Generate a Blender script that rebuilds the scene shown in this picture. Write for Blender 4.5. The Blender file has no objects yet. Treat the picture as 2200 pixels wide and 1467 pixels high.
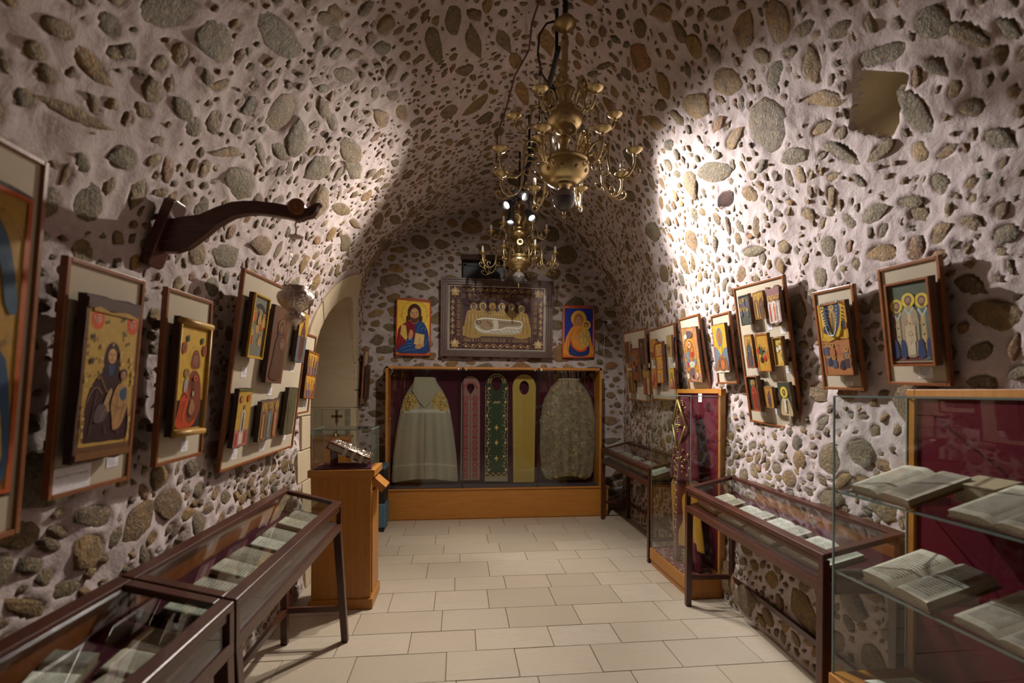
import bpy, bmesh, math, random
import numpy as np
from mathutils import Matrix, Vector
C = bpy.context.scene.collection
SC = bpy.context.scene
PI = math.pi
rnd = random.Random(7)
# ---------------------------------------------------------------- camera
F_PX = 1050.0
cam_d = bpy.data.cameras.new('camera'); cam = bpy.data.objects.new('camera', cam_d); C.objects.link(cam)
cam_d.sensor_width = 36.0; cam_d.lens = F_PX / 2200 * 36.0
cam_d.shift_y = (840 - 733.5) / 2200.0
cam_d.clip_start = 0.02
CAM = Vector((0, 0, 1.5))
th, roll = math.atan(115 / 1050.0), math.radians(0.3)
cam.matrix_world = Matrix.Translation(CAM) @ Matrix.Rotation(-th, 4, 'Z') @ Matrix.Rotation(PI / 2, 4, 'X') @ Matrix.Rotation(roll, 4, 'Z')
cam_d.dof.use_dof = True; cam_d.dof.focus_distance = 5.0; cam_d.dof.aperture_fstop = 2.2
SC.camera = cam
# ---------------------------------------------------------------- world, lights, exposure
W = bpy.data.worlds.new('world'); SC.world = W; W.use_nodes = True
W.node_tree.nodes['Background'].inputs[0].default_value = (0.9, 0.85, 0.8, 1)
W.node_tree.nodes['Background'].inputs[1].default_value = 0.25
SC.view_settings.view_transform = 'Standard'; SC.view_settings.look = 'None'
SC.view_settings.gamma = 1.0; SC.view_settings.use_curve_mapping = False
SC.view_settings.exposure = -0.06

def spot(name, loc, aim, watts, deg, blend, col, rad=0.03):
    d = bpy.data.lights.new(name, 'SPOT'); d.energy = watts; d.spot_size = math.radians(deg); d.spot_blend = blend
    d.color = col; d.shadow_soft_size = rad
    o = bpy.data.objects.new(name, d); C.objects.link(o); o.location = loc
    o.rotation_euler = (Vector(aim) - Vector(loc)).to_track_quat('-Z', 'Y').to_euler()
    return o
WARM = (1.0, 0.90, 0.80); NEU = (1.0, 0.95, 0.93); COOL = (0.93, 0.95, 1.0)
# the heads hanging on the ceiling track (position, aim, watts, cone, colour)
HEADS = [((0.50, 4.05, 3.14), (2.0, 2.65, 1.9), 400, 84, .75, NEU),
         ((0.44, 4.30, 3.16), (-1.2, 2.6, 1.5), 250, 98, .9, WARM),
         ((0.67, 4.62, 3.18), (1.4, 2.7, 1.0), 110, 110, .9, NEU),
         ((0.49, 4.66, 3.16), (0.1, 3.3, 0.0), 200, 92, .9, WARM),
         ((0.58, 3.05, 3.34), (0.5, 6.0, 1.1), 160, 85, .9, WARM),
         ((0.68, 3.40, 3.24), (2.0, 3.3, 1.6), 45, 120, 1.0, NEU)]
for i, h in enumerate(HEADS):
    l, a = Vector(h[0]), Vector(h[1]); dd = (a - l).normalized()
    spot('spot_lamp', l + dd * 0.075, a, h[2], h[3], h[4], h[5])

# ---------------------------------------------------------------- helpers
def P(o, **k):
    for a, b in k.items():
        if b is not None: o[a] = b
    return o

class MB:
    def __init__(s): s.v = []; s.f = []; s.uv = None
    def add(s, vs, fs, M=None):
        n = len(s.v)
        s.v += [tuple(M @ Vector(v)) if M is not None else tuple(v) for v in vs]
        s.f += [tuple(i + n for i in f) for f in fs]; return s
    def box(s, x0, x1, y0, y1, z0, z1, M=None):
        vs = [(x, y, z) for z in (z0, z1) for y in (y0, y1) for x in (x0, x1)]
        return s.add(vs, [(0, 2, 3, 1), (4, 5, 7, 6), (0, 1, 5, 4), (2, 6, 7, 3), (0, 4, 6, 2), (1, 3, 7, 5)], M)
    def hexa(s, b, t):   # bottom ring and top ring of equal length
        n = len(b); vs = list(b) + list(t)
        return s.add(vs, [tuple(range(n - 1, -1, -1)), tuple(range(n, 2 * n))] + [(i, (i + 1) % n, n + (i + 1) % n, n + i) for i in range(n)])
    def prism(s, pts, d0, d1, M=None):   # pts in xy, extruded in z
        n = len(pts); vs = [(x, y, d0) for x, y in pts] + [(x, y, d1) for x, y in pts]
        return s.add(vs, [tuple(range(n - 1, -1, -1)), tuple(range(n, 2 * n))] + [(i, (i + 1) % n, n + (i + 1) % n, n + i) for i in range(n)], M)
    def lathe(s, prof, n=24, M=None, cap=True):   # prof (r, z)
        vs, fs = [], []
        for r, z in prof:
            for k in range(n):
                a = 2 * PI * k / n; vs.append((r * math.cos(a), r * math.sin(a), z))
        for j in range(len(prof) - 1):
            for k in range(n):
                k2 = (k + 1) % n; fs.append((j * n + k, j * n + k2, (j + 1) * n + k2, (j + 1) * n + k))
        if cap:
            fs.append(tuple(range(n - 1, -1, -1))); fs.append(tuple((len(prof) - 1) * n + k for k in range(n)))
        return s.add(vs, fs, M)
    def tube(s, pts, r, n=6, M=None):
        pts = [Vector(p) for p in pts]; vs, fs = [], []; up = None
        for i, p in enumerate(pts):
            t = (pts[min(i + 1, len(pts) - 1)] - pts[max(i - 1, 0)])
            t = t.normalized() if t.length > 1e-9 else Vector((0, 0, 1))
            if up is None: up = t.orthogonal().normalized()
            up = (up - t * up.dot(t)); up = up.normalized() if up.length > 1e-6 else t.orthogonal().normalized()
            b = t.cross(up); rr = r[i] if isinstance(r, (list, tuple)) else r
            for k in range(n):
                a = 2 * PI * k / n; vs.append(p + (up * math.cos(a) + b * math.sin(a)) * rr)
        for i in range(len(pts) - 1):
            for k in range(n):
                k2 = (k + 1) % n; fs.append((i * n + k, i * n + k2, (i + 1) * n + k2, (i + 1) * n + k))
        fs.append(tuple(range(n - 1, -1, -1))); fs.append(tuple((len(pts) - 1) * n + k for k in range(n)))
        return s.add(vs, fs, M)
    def mesh(s, name, smooth=False):
        me = bpy.data.meshes.new(name); me.from_pydata([tuple(v) for v in s.v], [], s.f)
        if smooth: me.polygons.foreach_set('use_smooth', [True] * len(me.polygons))
        me.update(); return me

def obj(name, mb, mat, parent=None, smooth=False, bev=0, loc=None, M=None, **props):
    me = mb.mesh(name, smooth) if isinstance(mb, MB) else mb
    if mat is not None and not me.materials: me.materials.append(mat)
    o = bpy.data.objects.new(name, me); C.objects.link(o)
    if parent is not None: o.parent = parent
    if loc is not None: o.location = loc
    if M is not None: o.matrix_local = M
    if bev:
        b = o.modifiers.new('bevel', 'BEVEL'); b.width = bev; b.segments = 2; b.limit_method = 'ANGLE'
        b.harden_normals = False
    return P(o, **props)
def thing(name, label, cat, M=None, loc=None, rz=0, group=None):
    o = bpy.data.objects.new(name, None); C.objects.link(o); o.empty_display_size = .05
    if M is not None: o.matrix_world = M
    else:
        o.location = loc or (0, 0, 0); o.rotation_euler = (0, 0, rz)
    o['label'] = label; o['category'] = cat
    if len(label.split()) > 16: print('LONG', len(label.split()), label)
    if group: o['group'] = group
    return o
def dup(root, loc=None, label=None, group=None, M=None):
    def cp(o, par):
        c = o.copy(); C.objects.link(c)
        if par is not None: c.parent = par
        for ch in KIDS.get(o.name, []): cp(ch, c)
        return c
    KIDS = {}
    for o in bpy.data.objects:
        if o.parent: KIDS.setdefault(o.parent.name, []).append(o)
    r = cp(root, None)
    if M is not None: r.matrix_world = M
    elif loc: r.location = loc
    if label: r['label'] = label
    if group: r['group'] = group
    return r
def link_par(ch, par):
    ch.parent = par

# ---------------------------------------------------------------- materials
class N:
    def __init__(s, name):
        s.m = bpy.data.materials.new(name); s.m.use_nodes = True; s.t = s.m.node_tree; s.t.nodes.clear()
        s.out = s.t.nodes.new('ShaderNodeOutputMaterial')
    def n(s, ty, **k):
        x = s.t.nodes.new(ty)
        for a, b in k.items():
            if a.startswith('i_'):
                x.inputs[a[2:].replace('_', ' ')].default_value = b
            else: setattr(x, a, b)
        return x
    def l(s, a, b): s.t.links.new(a, b)
    def ramp(s, src, stops):
        r = s.n('ShaderNodeValToRGB'); e = r.color_ramp.elements
        while len(e) < len(stops): e.new(0.5)
        for el, (p, c) in zip(e, stops): el.position = p; el.color = (*c, 1) if len(c) == 3 else c
        s.l(src, r.inputs[0]); return r.outputs[0]
    def coord(s, kind='Object', scale=None, rot=None):
        c = s.n('ShaderNodeTexCoord').outputs[kind]
        if kind == 'World':
            pass
        if scale:
            m = s.n('ShaderNodeMapping'); m.inputs['Scale'].default_value = scale
            if rot: m.inputs['Rotation'].default_value = rot
            s.l(c, m.inputs[0]); c = m.outputs[0]
        return c
    def geo(s, scale=None):
        c = s.n('ShaderNodeNewGeometry').outputs['Position']
        if scale:
            m = s.n('ShaderNodeMapping'); m.inputs['Scale'].default_value = scale; s.l(c, m.inputs[0]); c = m.outputs[0]
        return c
    def noise(s, vec, sc, det=4, rough=.55, dist=0, out='Fac'):
        x = s.n('ShaderNodeTexNoise'); x.inputs['Scale'].default_value = sc; x.inputs['Detail'].default_value = det
        x.inputs['Roughness'].default_value = rough; x.inputs['Distortion'].default_value = dist
        if vec is not None: s.l(vec, x.inputs['Vector'])
        return x.outputs[out]
    def mix(s, fac, a, b, mode='MIX'):
        x = s.n('ShaderNodeMix', data_type='RGBA', blend_type=mode)
        for sock, v in ((x.inputs[0], fac), (x.inputs[6], a), (x.inputs[7], b)):
            if isinstance(v, (int, float)): sock.default_value = v
            elif isinstance(v, tuple): sock.default_value = (*v, 1) if len(v) == 3 else v
            else: s.l(v, sock)
        return x.outputs[2]
    def math(s, op, a, b=0.0, c=None):
        x = s.n('ShaderNodeMath', operation=op)
        for i, v in enumerate((a, b) if c is None else (a, b, c)):
            if isinstance(v, (int, float)): x.inputs[i].default_value = v
            else: s.l(v, x.inputs[i])
        return x.outputs[0]
    def bump(s, h, strength=.3, dist=.01):
        x = s.n('ShaderNodeBump'); x.inputs['Strength'].default_value = strength; x.inputs['Distance'].default_value = dist
        s.l(h, x.inputs['Height']); return x.outputs[0]
    def pbsdf(s, col, rough=.6, metal=0, bump=None, spec=.5, coat=0, sheen=0):
        b = s.n('ShaderNodeBsdfPrincipled')
        if isinstance(col, tuple): b.inputs['Base Color'].default_value = (*col, 1)
        else: s.l(col, b.inputs['Base Color'])
        if isinstance(rough, (int, float)): b.inputs['Roughness'].default_value = rough
        else: s.l(rough, b.inputs['Roughness'])
        b.inputs['Metallic'].default_value = metal; b.inputs['Specular IOR Level'].default_value = spec
        b.inputs['Coat Weight'].default_value = coat; b.inputs['Sheen Weight'].default_value = sheen
        if bump is not None: s.l(bump, b.inputs['Normal'])
        s.l(b.outputs[0], s.out.inputs[0]); return s.m

def wood(name, a, b, rough=.4, sc=(3, 3, 40), coat=0.0):
    n = N(name); c = n.coord('Object', sc)
    f = n.noise(c, 1.6, 5, .6, .6); col = n.ramp(f, [(.3, a), (.7, b)])
    g = n.noise(n.coord('Object', tuple(v * 6 for v in sc)), 1.2, 2)
    col = n.mix(n.math('MULTIPLY', g, .35), col, tuple(x * .45 for x in a))
    return n.pbsdf(col, rough, bump=n.bump(g, .12, .003), coat=coat)
def plain(name, col, rough=.6, metal=0, bumpsc=0, bs=.2, spec=.5, var=.15, vs=12, coat=0, sheen=0):
    n = N(name); f = n.noise(n.coord(), vs, 3)
    c = n.mix(n.math('MULTIPLY', f, var * 2), col, tuple(x * .5 for x in col))
    b = n.bump(n.noise(n.coord(), bumpsc, 3), bs, .004) if bumpsc else None
    return n.pbsdf(c, rough, metal, b, spec, coat, sheen)
def emit(name, col, st):
    n = N(name); e = n.n('ShaderNodeEmission'); e.inputs[0].default_value = (*col, 1); e.inputs[1].default_value = st
    n.l(e.outputs[0], n.out.inputs[0]); return n.m
def glassm(name, tint=(.975, .985, .98), ior=1.45, rough=0.0):
    n = N(name); t = n.n('ShaderNodeBsdfTransparent'); t.inputs[0].default_value = (*tint, 1)
    g = n.n('ShaderNodeBsdfGlossy'); g.inputs['Roughness'].default_value = rough
    fr = n.n('ShaderNodeFresnel'); bf = n.n('ShaderNodeNewGeometry').outputs['Backfacing']
    n.l(n.math('ADD', ior, n.math('MULTIPLY', bf, 1 / ior - ior)), fr.inputs[0])
    mx = n.n('ShaderNodeMixShader'); n.l(fr.outputs[0], mx.inputs[0]); n.l(t.outputs[0], mx.inputs[1]); n.l(g.outputs[0], mx.inputs[2])
    n.l(mx.outputs[0], n.out.inputs[0]); return n.m

def mortar_mat(name='lime mortar', a=(.56, .48, .465), b=(.40, .325, .31)):
    n = N(name); p = n.geo()
    big = n.noise(p, 1.3, 4, .6); mid = n.noise(p, 9, 5, .6, 1.2); fine = n.noise(p, 75, 4, .65, .5)
    col = n.mix(n.ramp(mid, [(.35, (0, 0, 0)), (.7, (1, 1, 1))]), a, b)
    col = n.mix(n.math('MULTIPLY', big, .45), col, tuple(x * 1.12 for x in a))
    grit = n.ramp(n.noise(p, 130, 2, .5), [(.60, (0, 0, 0)), (.68, (1, 1, 1))])
    col = n.mix(n.math('MULTIPLY', grit, .35), col, (.30, .22, .17))
    h = n.math('ADD', n.math('MULTIPLY', mid, 1.0), n.math('MULTIPLY', fine, .35))
    return n.pbsdf(col, .92, bump=n.bump(h, .5, .014), spec=.2)
def stone_mat(name, attr=False):
    n = N(name); p = n.geo()
    if attr:
        r = n.n('ShaderNodeAttribute', attribute_name='tint').outputs['Fac']
    else:
        oi = n.n('ShaderNodeObjectInfo'); sx = n.n('ShaderNodeSeparateColor'); n.l(oi.outputs['Color'], sx.inputs[0])
        k = n.math('LESS_THAN', oi.outputs['Alpha'], .9)   # stones given a hue of their own
        r = n.math('ADD', n.math('MULTIPLY', k, sx.outputs[0]), n.math('MULTIPLY', n.math('SUBTRACT', 1.0, k), oi.outputs['Random']))
    base = n.ramp(r, [(0, (.15, .125, .085)), (.2, (.21, .17, .105)), (.34, (.27, .175, .075)), (.48, (.38, .23, .085)), (.58, (.19, .115, .06)),
                      (.70, (.23, .20, .145)), (.82, (.34, .155, .06)), (.92, (.42, .30, .14)), (1, (.15, .145, .12))])
    m1 = n.noise(p, 17, 5, .65, .8); f1 = n.noise(p, 85, 4, .7, .6)
    c = n.mix(n.ramp(m1, [(.40, (0, 0, 0)), (.66, (.85, .85, .85))]), base, (.115, .09, .058))
    c = n.mix(1.0, c, (1.1, 1.06, .98), 'MULTIPLY')
    c = n.mix(n.ramp(f1, [(.52, (0, 0, 0)), (.72, (.75, .75, .75))]), c, (.50, .40, .24))
    spk = n.ramp(n.noise(p, 42, 3, .6), [(.58, (0, 0, 0)), (.66, (.65, .65, .65))])
    c = n.mix(spk, c, (.42, .27, .09))
    h = n.math('ADD', m1, n.math('MULTIPLY', f1, .6))
    return n.pbsdf(c, .66, bump=n.bump(h, 1.0, .022), spec=.45)

MORTAR = mortar_mat(); STONE = stone_mat('field stone'); STONEJ = stone_mat('small field stones', True)
BACKMORTAR = mortar_mat('grey lime mortar', (.47, .42, .41), (.30, .255, .24))
ORANGE = wood('honey beech veneer', (.42, .165, .022), (.55, .235, .036), .42, (30, 30, 2.5), .1)
ORANGEX = wood('honey beech veneer lengthwise', (.42, .165, .022), (.55, .235, .036), .42, (2.5, 30, 30), .1)
MAHOG = wood('dark red mahogany', (.050, .014, .008), (.095, .026, .012), .32, (5, 5, 5), .15)
FRAMEW = wood('orange brown frame wood', (.23, .075, .022), (.35, .125, .038), .35, (9, 9, 9), .2)
DARKW = wood('old blackened wood', (.035, .018, .012), (.09, .045, .028), .75, (20, 4, 20))
OLDW = wood('worn brown timber', (.13, .06, .03), (.22, .11, .06), .7, (30, 3, 10))
WALNUT = wood('grey brown moulding wood', (.075, .04, .03), (.13, .075, .058), .4, (8, 8, 8), .1)
BRACKW = wood('carved dark wood', (.055, .014, .009), (.12, .032, .018), .35, (5, 30, 30), .2)
LINEN = None
def cloth(name, a, sc=350, b=None, rough=.9, sheen=.1):
    n = N(name); c = n.coord(); w = n.noise(c, sc, 2); w2 = n.noise(c, 9, 4)
    col = n.mix(n.math('MULTIPLY', w, .5), a, b or tuple(x * .72 for x in a)); col = n.mix(n.math('MULTIPLY', w2, .35), col, tuple(x * .75 for x in a))
    return n.pbsdf(col, rough, bump=n.bump(w, .35, .002), sheen=sheen, spec=.2)
LINEN = cloth('natural linen', (.56, .48, .35), 260)
MAROON = cloth('maroon felt', (.055, .004, .014), 300, sheen=0)
MAROONL = cloth('wine red velvet', (.115, .001, .012), 300, sheen=0)
CARD = plain('white card', (.80, .81, .84), .6, var=.03)
BRASS = plain('aged brass', (.66, .53, .27), .30, 1.0, 0, 0, var=.30, vs=25)
BRASSD = plain('tarnished brass', (.42, .31, .14), .42, 1.0, 0, 0, var=.35, vs=30)
SILVER = None
def silver():
    n = N('chased silver'); v = n.n('ShaderNodeTexVoronoi'); v.inputs['Scale'].default_value = 110; n.l(n.coord(), v.inputs['Vector'])
    return n.pbsdf((.66, .56, .49), .27, 1.0, n.bump(v.outputs['Distance'], .8, .004))
SILVER = silver()
BLACKM = plain('matt black metal', (.012, .012, .013), .5, spec=.4)
CABLE = plain('brown cable sheath', (.10, .035, .022), .6)
GEDGE = plain('pale green cut glass edge', (.20, .27, .25), .15, var=.05); GLASS = glassm('clear glass'); GLASSG = glassm('glass with a greenish cut edge', (.965, .982, .975))
BULBG = glassm('candle bulb glass', (.95, .94, .92))
CANDLE = plain('ivory candle tube', (.72, .70, .64), .5, var=.05)
LIME = None
def limestone():
    n = N('pale limestone'); p = n.geo(); a = n.noise(p, 3, 4); b = n.noise(p, 40, 4, .6); d = n.noise(n.geo((3, 3, 30)), 3, 3)
    c = n.ramp(a, [(.3, (.52, .43, .29)), (.7, (.62, .53, .37))]); c = n.mix(n.math('MULTIPLY', b, .3), c, (.40, .32, .2))
    c = n.mix(n.math('MULTIPLY', d, .2), c, (.44, .35, .22))
    return n.pbsdf(c, .85, bump=n.bump(b, .4, .006), spec=.25)
LIME = limestone()
def tilem():
    n = N('cream stone tile'); p = n.geo(); r = n.n('ShaderNodeObjectInfo').outputs['Random']
    c = n.ramp(r, [(0, (.38, .32, .235)), (.3, (.46, .385, .285)), (.6, (.49, .42, .325)), (.8, (.41, .355, .27)), (1, (.51, .44, .35))])
    v = n.noise(n.geo((2, 6, 2)), 2.5, 6, .65, 1.5)
    c = n.mix(n.ramp(v, [(.42, (0, 0, 0)), (.62, (.55, .55, .55))]), c, (.43, .35, .245))
    st = n.noise(p, 1.1, 3); c = n.mix(n.ramp(st, [(.5, (0, 0, 0)), (.75, (.45, .45, .45))]), c, (.36, .31, .25))
    f = n.noise(p, 45, 4, .6); c = n.mix(n.math('MULTIPLY', f, .25), c, (.62, .56, .47))
    ro = n.math('ADD', n.math('MULTIPLY', v, .25), .40)
    return n.pbsdf(c, ro, bump=n.bump(f, .15, .003), spec=.35)
TILE = tilem(); GROUT = plain('brown grout', (.21, .135, .075), .9, var=.3, vs=6)
def artm(name='painted gesso', wear=.6, rough=.55, metal=0.0):
    n = N(name); a = n.n('ShaderNodeAttribute', attribute_name='Col').outputs['Color']; c = n.coord()
    f = n.noise(c, 30, 5, .65); g = n.noise(c, 160, 3, .6); k = n.noise(c, 12, 5, .7, .8)
    col = n.mix(n.ramp(f, [(.35, (.0, .0, .0)), (.75, (.5, .5, .5))]), a, n.mix(1.0, a, (.48, .40, .34), 'MULTIPLY'))
    col = n.mix(n.math('MULTIPLY', g, .35), col, n.mix(1.0, a, (1.5, 1.4, 1.3), 'MULTIPLY'))
    col = n.mix(n.math('MULTIPLY', n.ramp(k, [(.60, (0, 0, 0)), (.68, (1, 1, 1))]), wear), col, (.10, .055, .03))
    return n.pbsdf(col, rough, metal, n.bump(f, .15, .003), spec=.25)
ART = artm(); ARTN = artm('fresh egg tempera', .0, .35); EMB = artm('gold thread embroidery', .12, .5)
PRINT = artm('printed card', 0, .6)
def pagem(name, paper, ink, lines=22, dens=.5):
    n = N(name); uv = n.n('ShaderNodeUVMap'); uv.uv_map = 'UVMap'
    sx = n.n('ShaderNodeSeparateXYZ'); n.l(uv.outputs[0], sx.inputs[0]); x, y = sx.outputs[0], sx.outputs[1]
    rowf = n.math('MULTIPLY', y, lines); row = n.math('FRACT', rowf); on = n.math('GREATER_THAN', row, .52)
    cb = n.n('ShaderNodeCombineXYZ'); n.l(n.math('MULTIPLY', x, 60), cb.inputs[0]); n.l(n.math('FLOOR', rowf), cb.inputs[1])
    n.l(n.n('ShaderNodeObjectInfo').outputs['Random'], cb.inputs[2])
    w = n.math('GREATER_THAN', n.noise(cb.outputs[0], 1.0, 2), 1 - dens)
    def rng(v, a, b): return n.math('MULTIPLY', n.math('GREATER_THAN', v, a), n.math('LESS_THAN', v, b))
    m = n.math('MULTIPLY', n.math('MULTIPLY', rng(x, .13, .87), rng(y, .12, .88)), n.math('MULTIPLY', on, w))
    st = n.noise(uv.outputs[0], 4, 5, .6)
    c = n.mix(n.ramp(st, [(.4, (0, 0, 0)), (.75, (1, 1, 1))]), paper, tuple(q * k for q, k in zip(paper, (.80, .74, .62))))
    c = n.mix(n.math('MULTIPLY', m, .75), c, ink)
    return n.pbsdf(c, .85, spec=.2)
PAGES = [pagem('manuscript page', (.60, .57, .47), (.05, .035, .025), 20, .55), pagem('printed page in greek', (.62, .58, .48), (.05, .045, .04), 28, .65),
         pagem('pale parchment page', (.64, .66, .58), (.10, .07, .05), 16, .5)]
EDGE = plain('book block edge', (.40, .33, .22), .9, bumpsc=200, bs=.5)
LEATHER = plain('brown leather cover', (.12, .05, .025), .6, bumpsc=90, bs=.3)

# ---------------------------------------------------------------- 2D painting builder: flat coloured shapes laid one over another
class Art:
    def __init__(s, A=1.4): s.A = A; s.p = []
    def poly(s, pts, c): s.p.append(([(min(max(x, 0), 1), min(max(y, 0), s.A)) for x, y in pts], c)); return s
    def rect(s, x0, y0, x1, y1, c): return s.poly([(x0, y0), (x1, y0), (x1, y1), (x0, y1)], c)
    def ell(s, x, y, rx, ry, c, n=20): return s.poly([(x + rx * math.cos(2 * PI * k / n), y + ry * math.sin(2 * PI * k / n)) for k in range(n)], c)
    def ring(s, x, y, r, w, c, n=28):
        for k in range(n):
            a, b = 2 * PI * k / n, 2 * PI * (k + 1) / n
            s.poly([(x + r * math.cos(a), y + r * math.sin(a)), (x + r * math.cos(b), y + r * math.sin(b)),
                    (x + (r - w) * math.cos(b), y + (r - w) * math.sin(b)), (x + (r - w) * math.cos(a), y + (r - w) * math.sin(a))], c)
        return s
    def line(s, pts, w, c):
        L, Rr = [], []
        for i, (x, y) in enumerate(pts):
            x0, y0 = pts[max(i - 1, 0)]; x1, y1 = pts[min(i + 1, len(pts) - 1)]
            dx, dy = x1 - x0, y1 - y0; d = math.hypot(dx, dy) or 1
            ww = w * (1 if 0 < i < len(pts) - 1 else .5) / 2
            L.append((x - dy / d * ww, y + dx / d * ww)); Rr.append((x + dy / d * ww, y - dx / d * ww))
        for i in range(len(pts) - 1): s.poly([L[i], L[i + 1], Rr[i + 1], Rr[i]], c)
        return s
    def smooth(s, pts, n=5, closed=True):
        out = []; m = len(pts)
        for i in range(m if closed else m - 1):
            p0, p1, p2, p3 = (pts[(i + k - 1) % m] if closed else pts[min(max(i + k - 1, 0), m - 1)] for k in range(4))
            for j in range(n):
                t = j / n; o = []
                for a in (0, 1):
                    o.append(.5 * (2 * p1[a] + (p2[a] - p0[a]) * t + (2 * p0[a] - 5 * p1[a] + 4 * p2[a] - p3[a]) * t * t + (3 * p1[a] - p0[a] - 3 * p2[a] + p3[a]) * t ** 3))
                out.append(tuple(o))
        if not closed: out.append(pts[-1])
        return out
    def blob(s, pts, c, n=4): return s.poly(s.smooth(pts, n), c)
    def curve(s, pts, w, c, n=5): return s.line(s.smooth(pts, n, False), w, c)
    def text(s, txt, x, y, size, c, width=None):
        vs, fs = glyphs(txt)
        if not vs: return s
        xs = [v[0] for v in vs]; w0 = max(xs) - min(xs); k = size; kx = (width / w0) if width else k
        for f in fs: s.p.append(([(x + (vs[i][0] - min(xs)) * kx, y + vs[i][1] * k) for i in f], c))
        return s
    def mesh(s, w, name='painting', step=.00022, mat=None):
        vs, fs, cols = [], [], []
        for i, (pts, c) in enumerate(s.p):
            n = len(vs); z = i * step if len(s.p) * step < .004 else i * .004 / len(s.p)
            vs += [((x - .5) * w, (y - s.A / 2) * w, z) for x, y in pts]; fs.append(tuple(range(n, n + len(pts)))); cols.append(c)
        me = bpy.data.meshes.new(name); me.from_pydata(vs, [], fs)
        at = me.color_attributes.new('Col', 'FLOAT_COLOR', 'CORNER'); arr = []
        for f, c in zip(fs, cols): arr += [*c, 1.0] * len(f)
        at.data.foreach_set('color', arr); me.materials.append(mat or ART); me.update(); return me
_G = {}
def glyphs(txt):
    if txt in _G: return _G[txt]
    cu = bpy.data.curves.new('lettering', 'FONT'); cu.body = txt; cu.size = 1.0; cu.resolution_u = 1
    o = bpy.data.objects.new('lettering', cu); C.objects.link(o); bpy.context.view_layer.update()
    me = o.evaluated_get(bpy.context.evaluated_depsgraph_get()).to_mesh()
    vs = [tuple(v.co[:2]) for v in me.vertices]; fs = [tuple(p.vertices) for p in me.polygons]
    o.evaluated_get(bpy.context.evaluated_depsgraph_get()).to_mesh_clear(); bpy.data.objects.remove(o); bpy.data.curves.remove(cu)
    _G[txt] = (vs, fs); return _G[txt]
# ---------------------------------------------------------------- the vaulted room shell
YB = 6.06
NEAR = [(-1.16, -.02), (-1.19, .6), (-1.20, 1.2), (-1.19, 1.6), (-1.175, 1.95), (-1.12, 2.22), (-1.0, 2.52), (-.77, 2.9), (-.38, 3.32), (-.03, 3.58), (.3, 3.78), (.58, 3.86),
        (.92, 3.76), (1.3, 3.45), (1.6, 3.13), (1.85, 2.7), (1.98, 2.3), (2.045, 1.9), (2.075, 1.55), (2.07, 1.1), (2.06, .6), (2.04, -.02)]
FAR = [(-1.17, -.02), (-1.19, .6), (-1.2, 1.2), (-1.19, 1.6), (-1.185, 2.0), (-1.17, 2.35), (-1.13, 2.7), (-1.03, 3.02), (-.74, 3.36), (-.3, 3.59), (.2, 3.8), (.55, 3.9),
       (1.0, 3.73), (1.38, 3.43), (1.68, 3.12), (1.93, 2.68), (2.06, 2.28), (2.1, 1.9), (2.115, 1.55), (2.11, 1.1), (2.1, .6), (2.09, -.02)]
def smooth_profile(cp, n):
    pts = np.array(cp, float)
    for _ in range(2):
        q = np.empty((len(pts) * 2, 2)); q[0::2] = np.vstack([pts[0], .75 * pts[1:] + .25 * pts[:-1]]) if 0 else pts * .75 + np.vstack([pts[:1], pts[:-1]]) * .25
        q[1::2] = pts * .75 + np.vstack([pts[1:], pts[-1:]]) * .25; pts = q
    return pts
pn, pf = smooth_profile(NEAR, 0), smooth_profile(FAR, 0)
seg = np.r_[0, np.cumsum(np.linalg.norm(np.diff(pn, axis=0), axis=1))]
CELL = .0145
NI = int(seg[-1] / CELL) + 1
par = np.linspace(0, seg[-1], NI)
PN = np.c_[np.interp(par, seg, pn[:, 0]), np.interp(par, seg, pn[:, 1])]
PF = np.c_[np.interp(par, seg, pf[:, 0]), np.interp(par, seg, pf[:, 1])]
YS = np.r_[np.arange(-1.6, .75, .06), np.arange(.75, YB + .08, CELL)]
NJ = len(YS)
def sstep(x, a, b): t = np.clip((x - a) / (b - a), 0, 1); return t * t * (3 - 2 * t)
wf = sstep(YS, 4.6, 6.0)[None, :, None]
XZ = PN[:, None, :] * (1 - wf) + PF[:, None, :] * wf
right = sstep(XZ[..., 0], .6, 1.8)
XZ[..., 0] -= right * (.045 * (6 - YS))[None, :]
BASE = np.empty((NI, NJ, 3)); BASE[..., 0] = XZ[..., 0]; BASE[..., 1] = YS[None, :]; BASE[..., 2] = XZ[..., 1]
def normals(B):
    du = np.gradient(B, axis=0); dv = np.gradient(B, axis=1); n = np.cross(du, dv)
    return n / (np.linalg.norm(n, axis=2, keepdims=True) + 1e-9)
NRM = normals(BASE)
ctr = np.array([.45, 0, 1.5]); ctrs = np.where(((ctr[None, None] - BASE * [1, 0, 1]) * NRM).sum(2, keepdims=True) < 0, -1, 1); NRM = NRM * ctrs
rs = np.random.RandomState(11)
def vnoise(U, V, scale, seed):   # smooth value noise on metric coordinates
    r = np.random.RandomState(seed); T = r.rand(256, 256)
    x, y = U / scale, V / scale; i, j = np.floor(x).astype(int), np.floor(y).astype(int); fx, fy = x - i, y - j
    fx, fy = fx * fx * (3 - 2 * fx), fy * fy * (3 - 2 * fy); g = lambda a, b: T[a % 256, b % 256]
    return (g(i, j) * (1 - fx) + g(i + 1, j) * fx) * (1 - fy) + (g(i, j + 1) * (1 - fx) + g(i + 1, j + 1) * fx) * fy - .5
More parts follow.
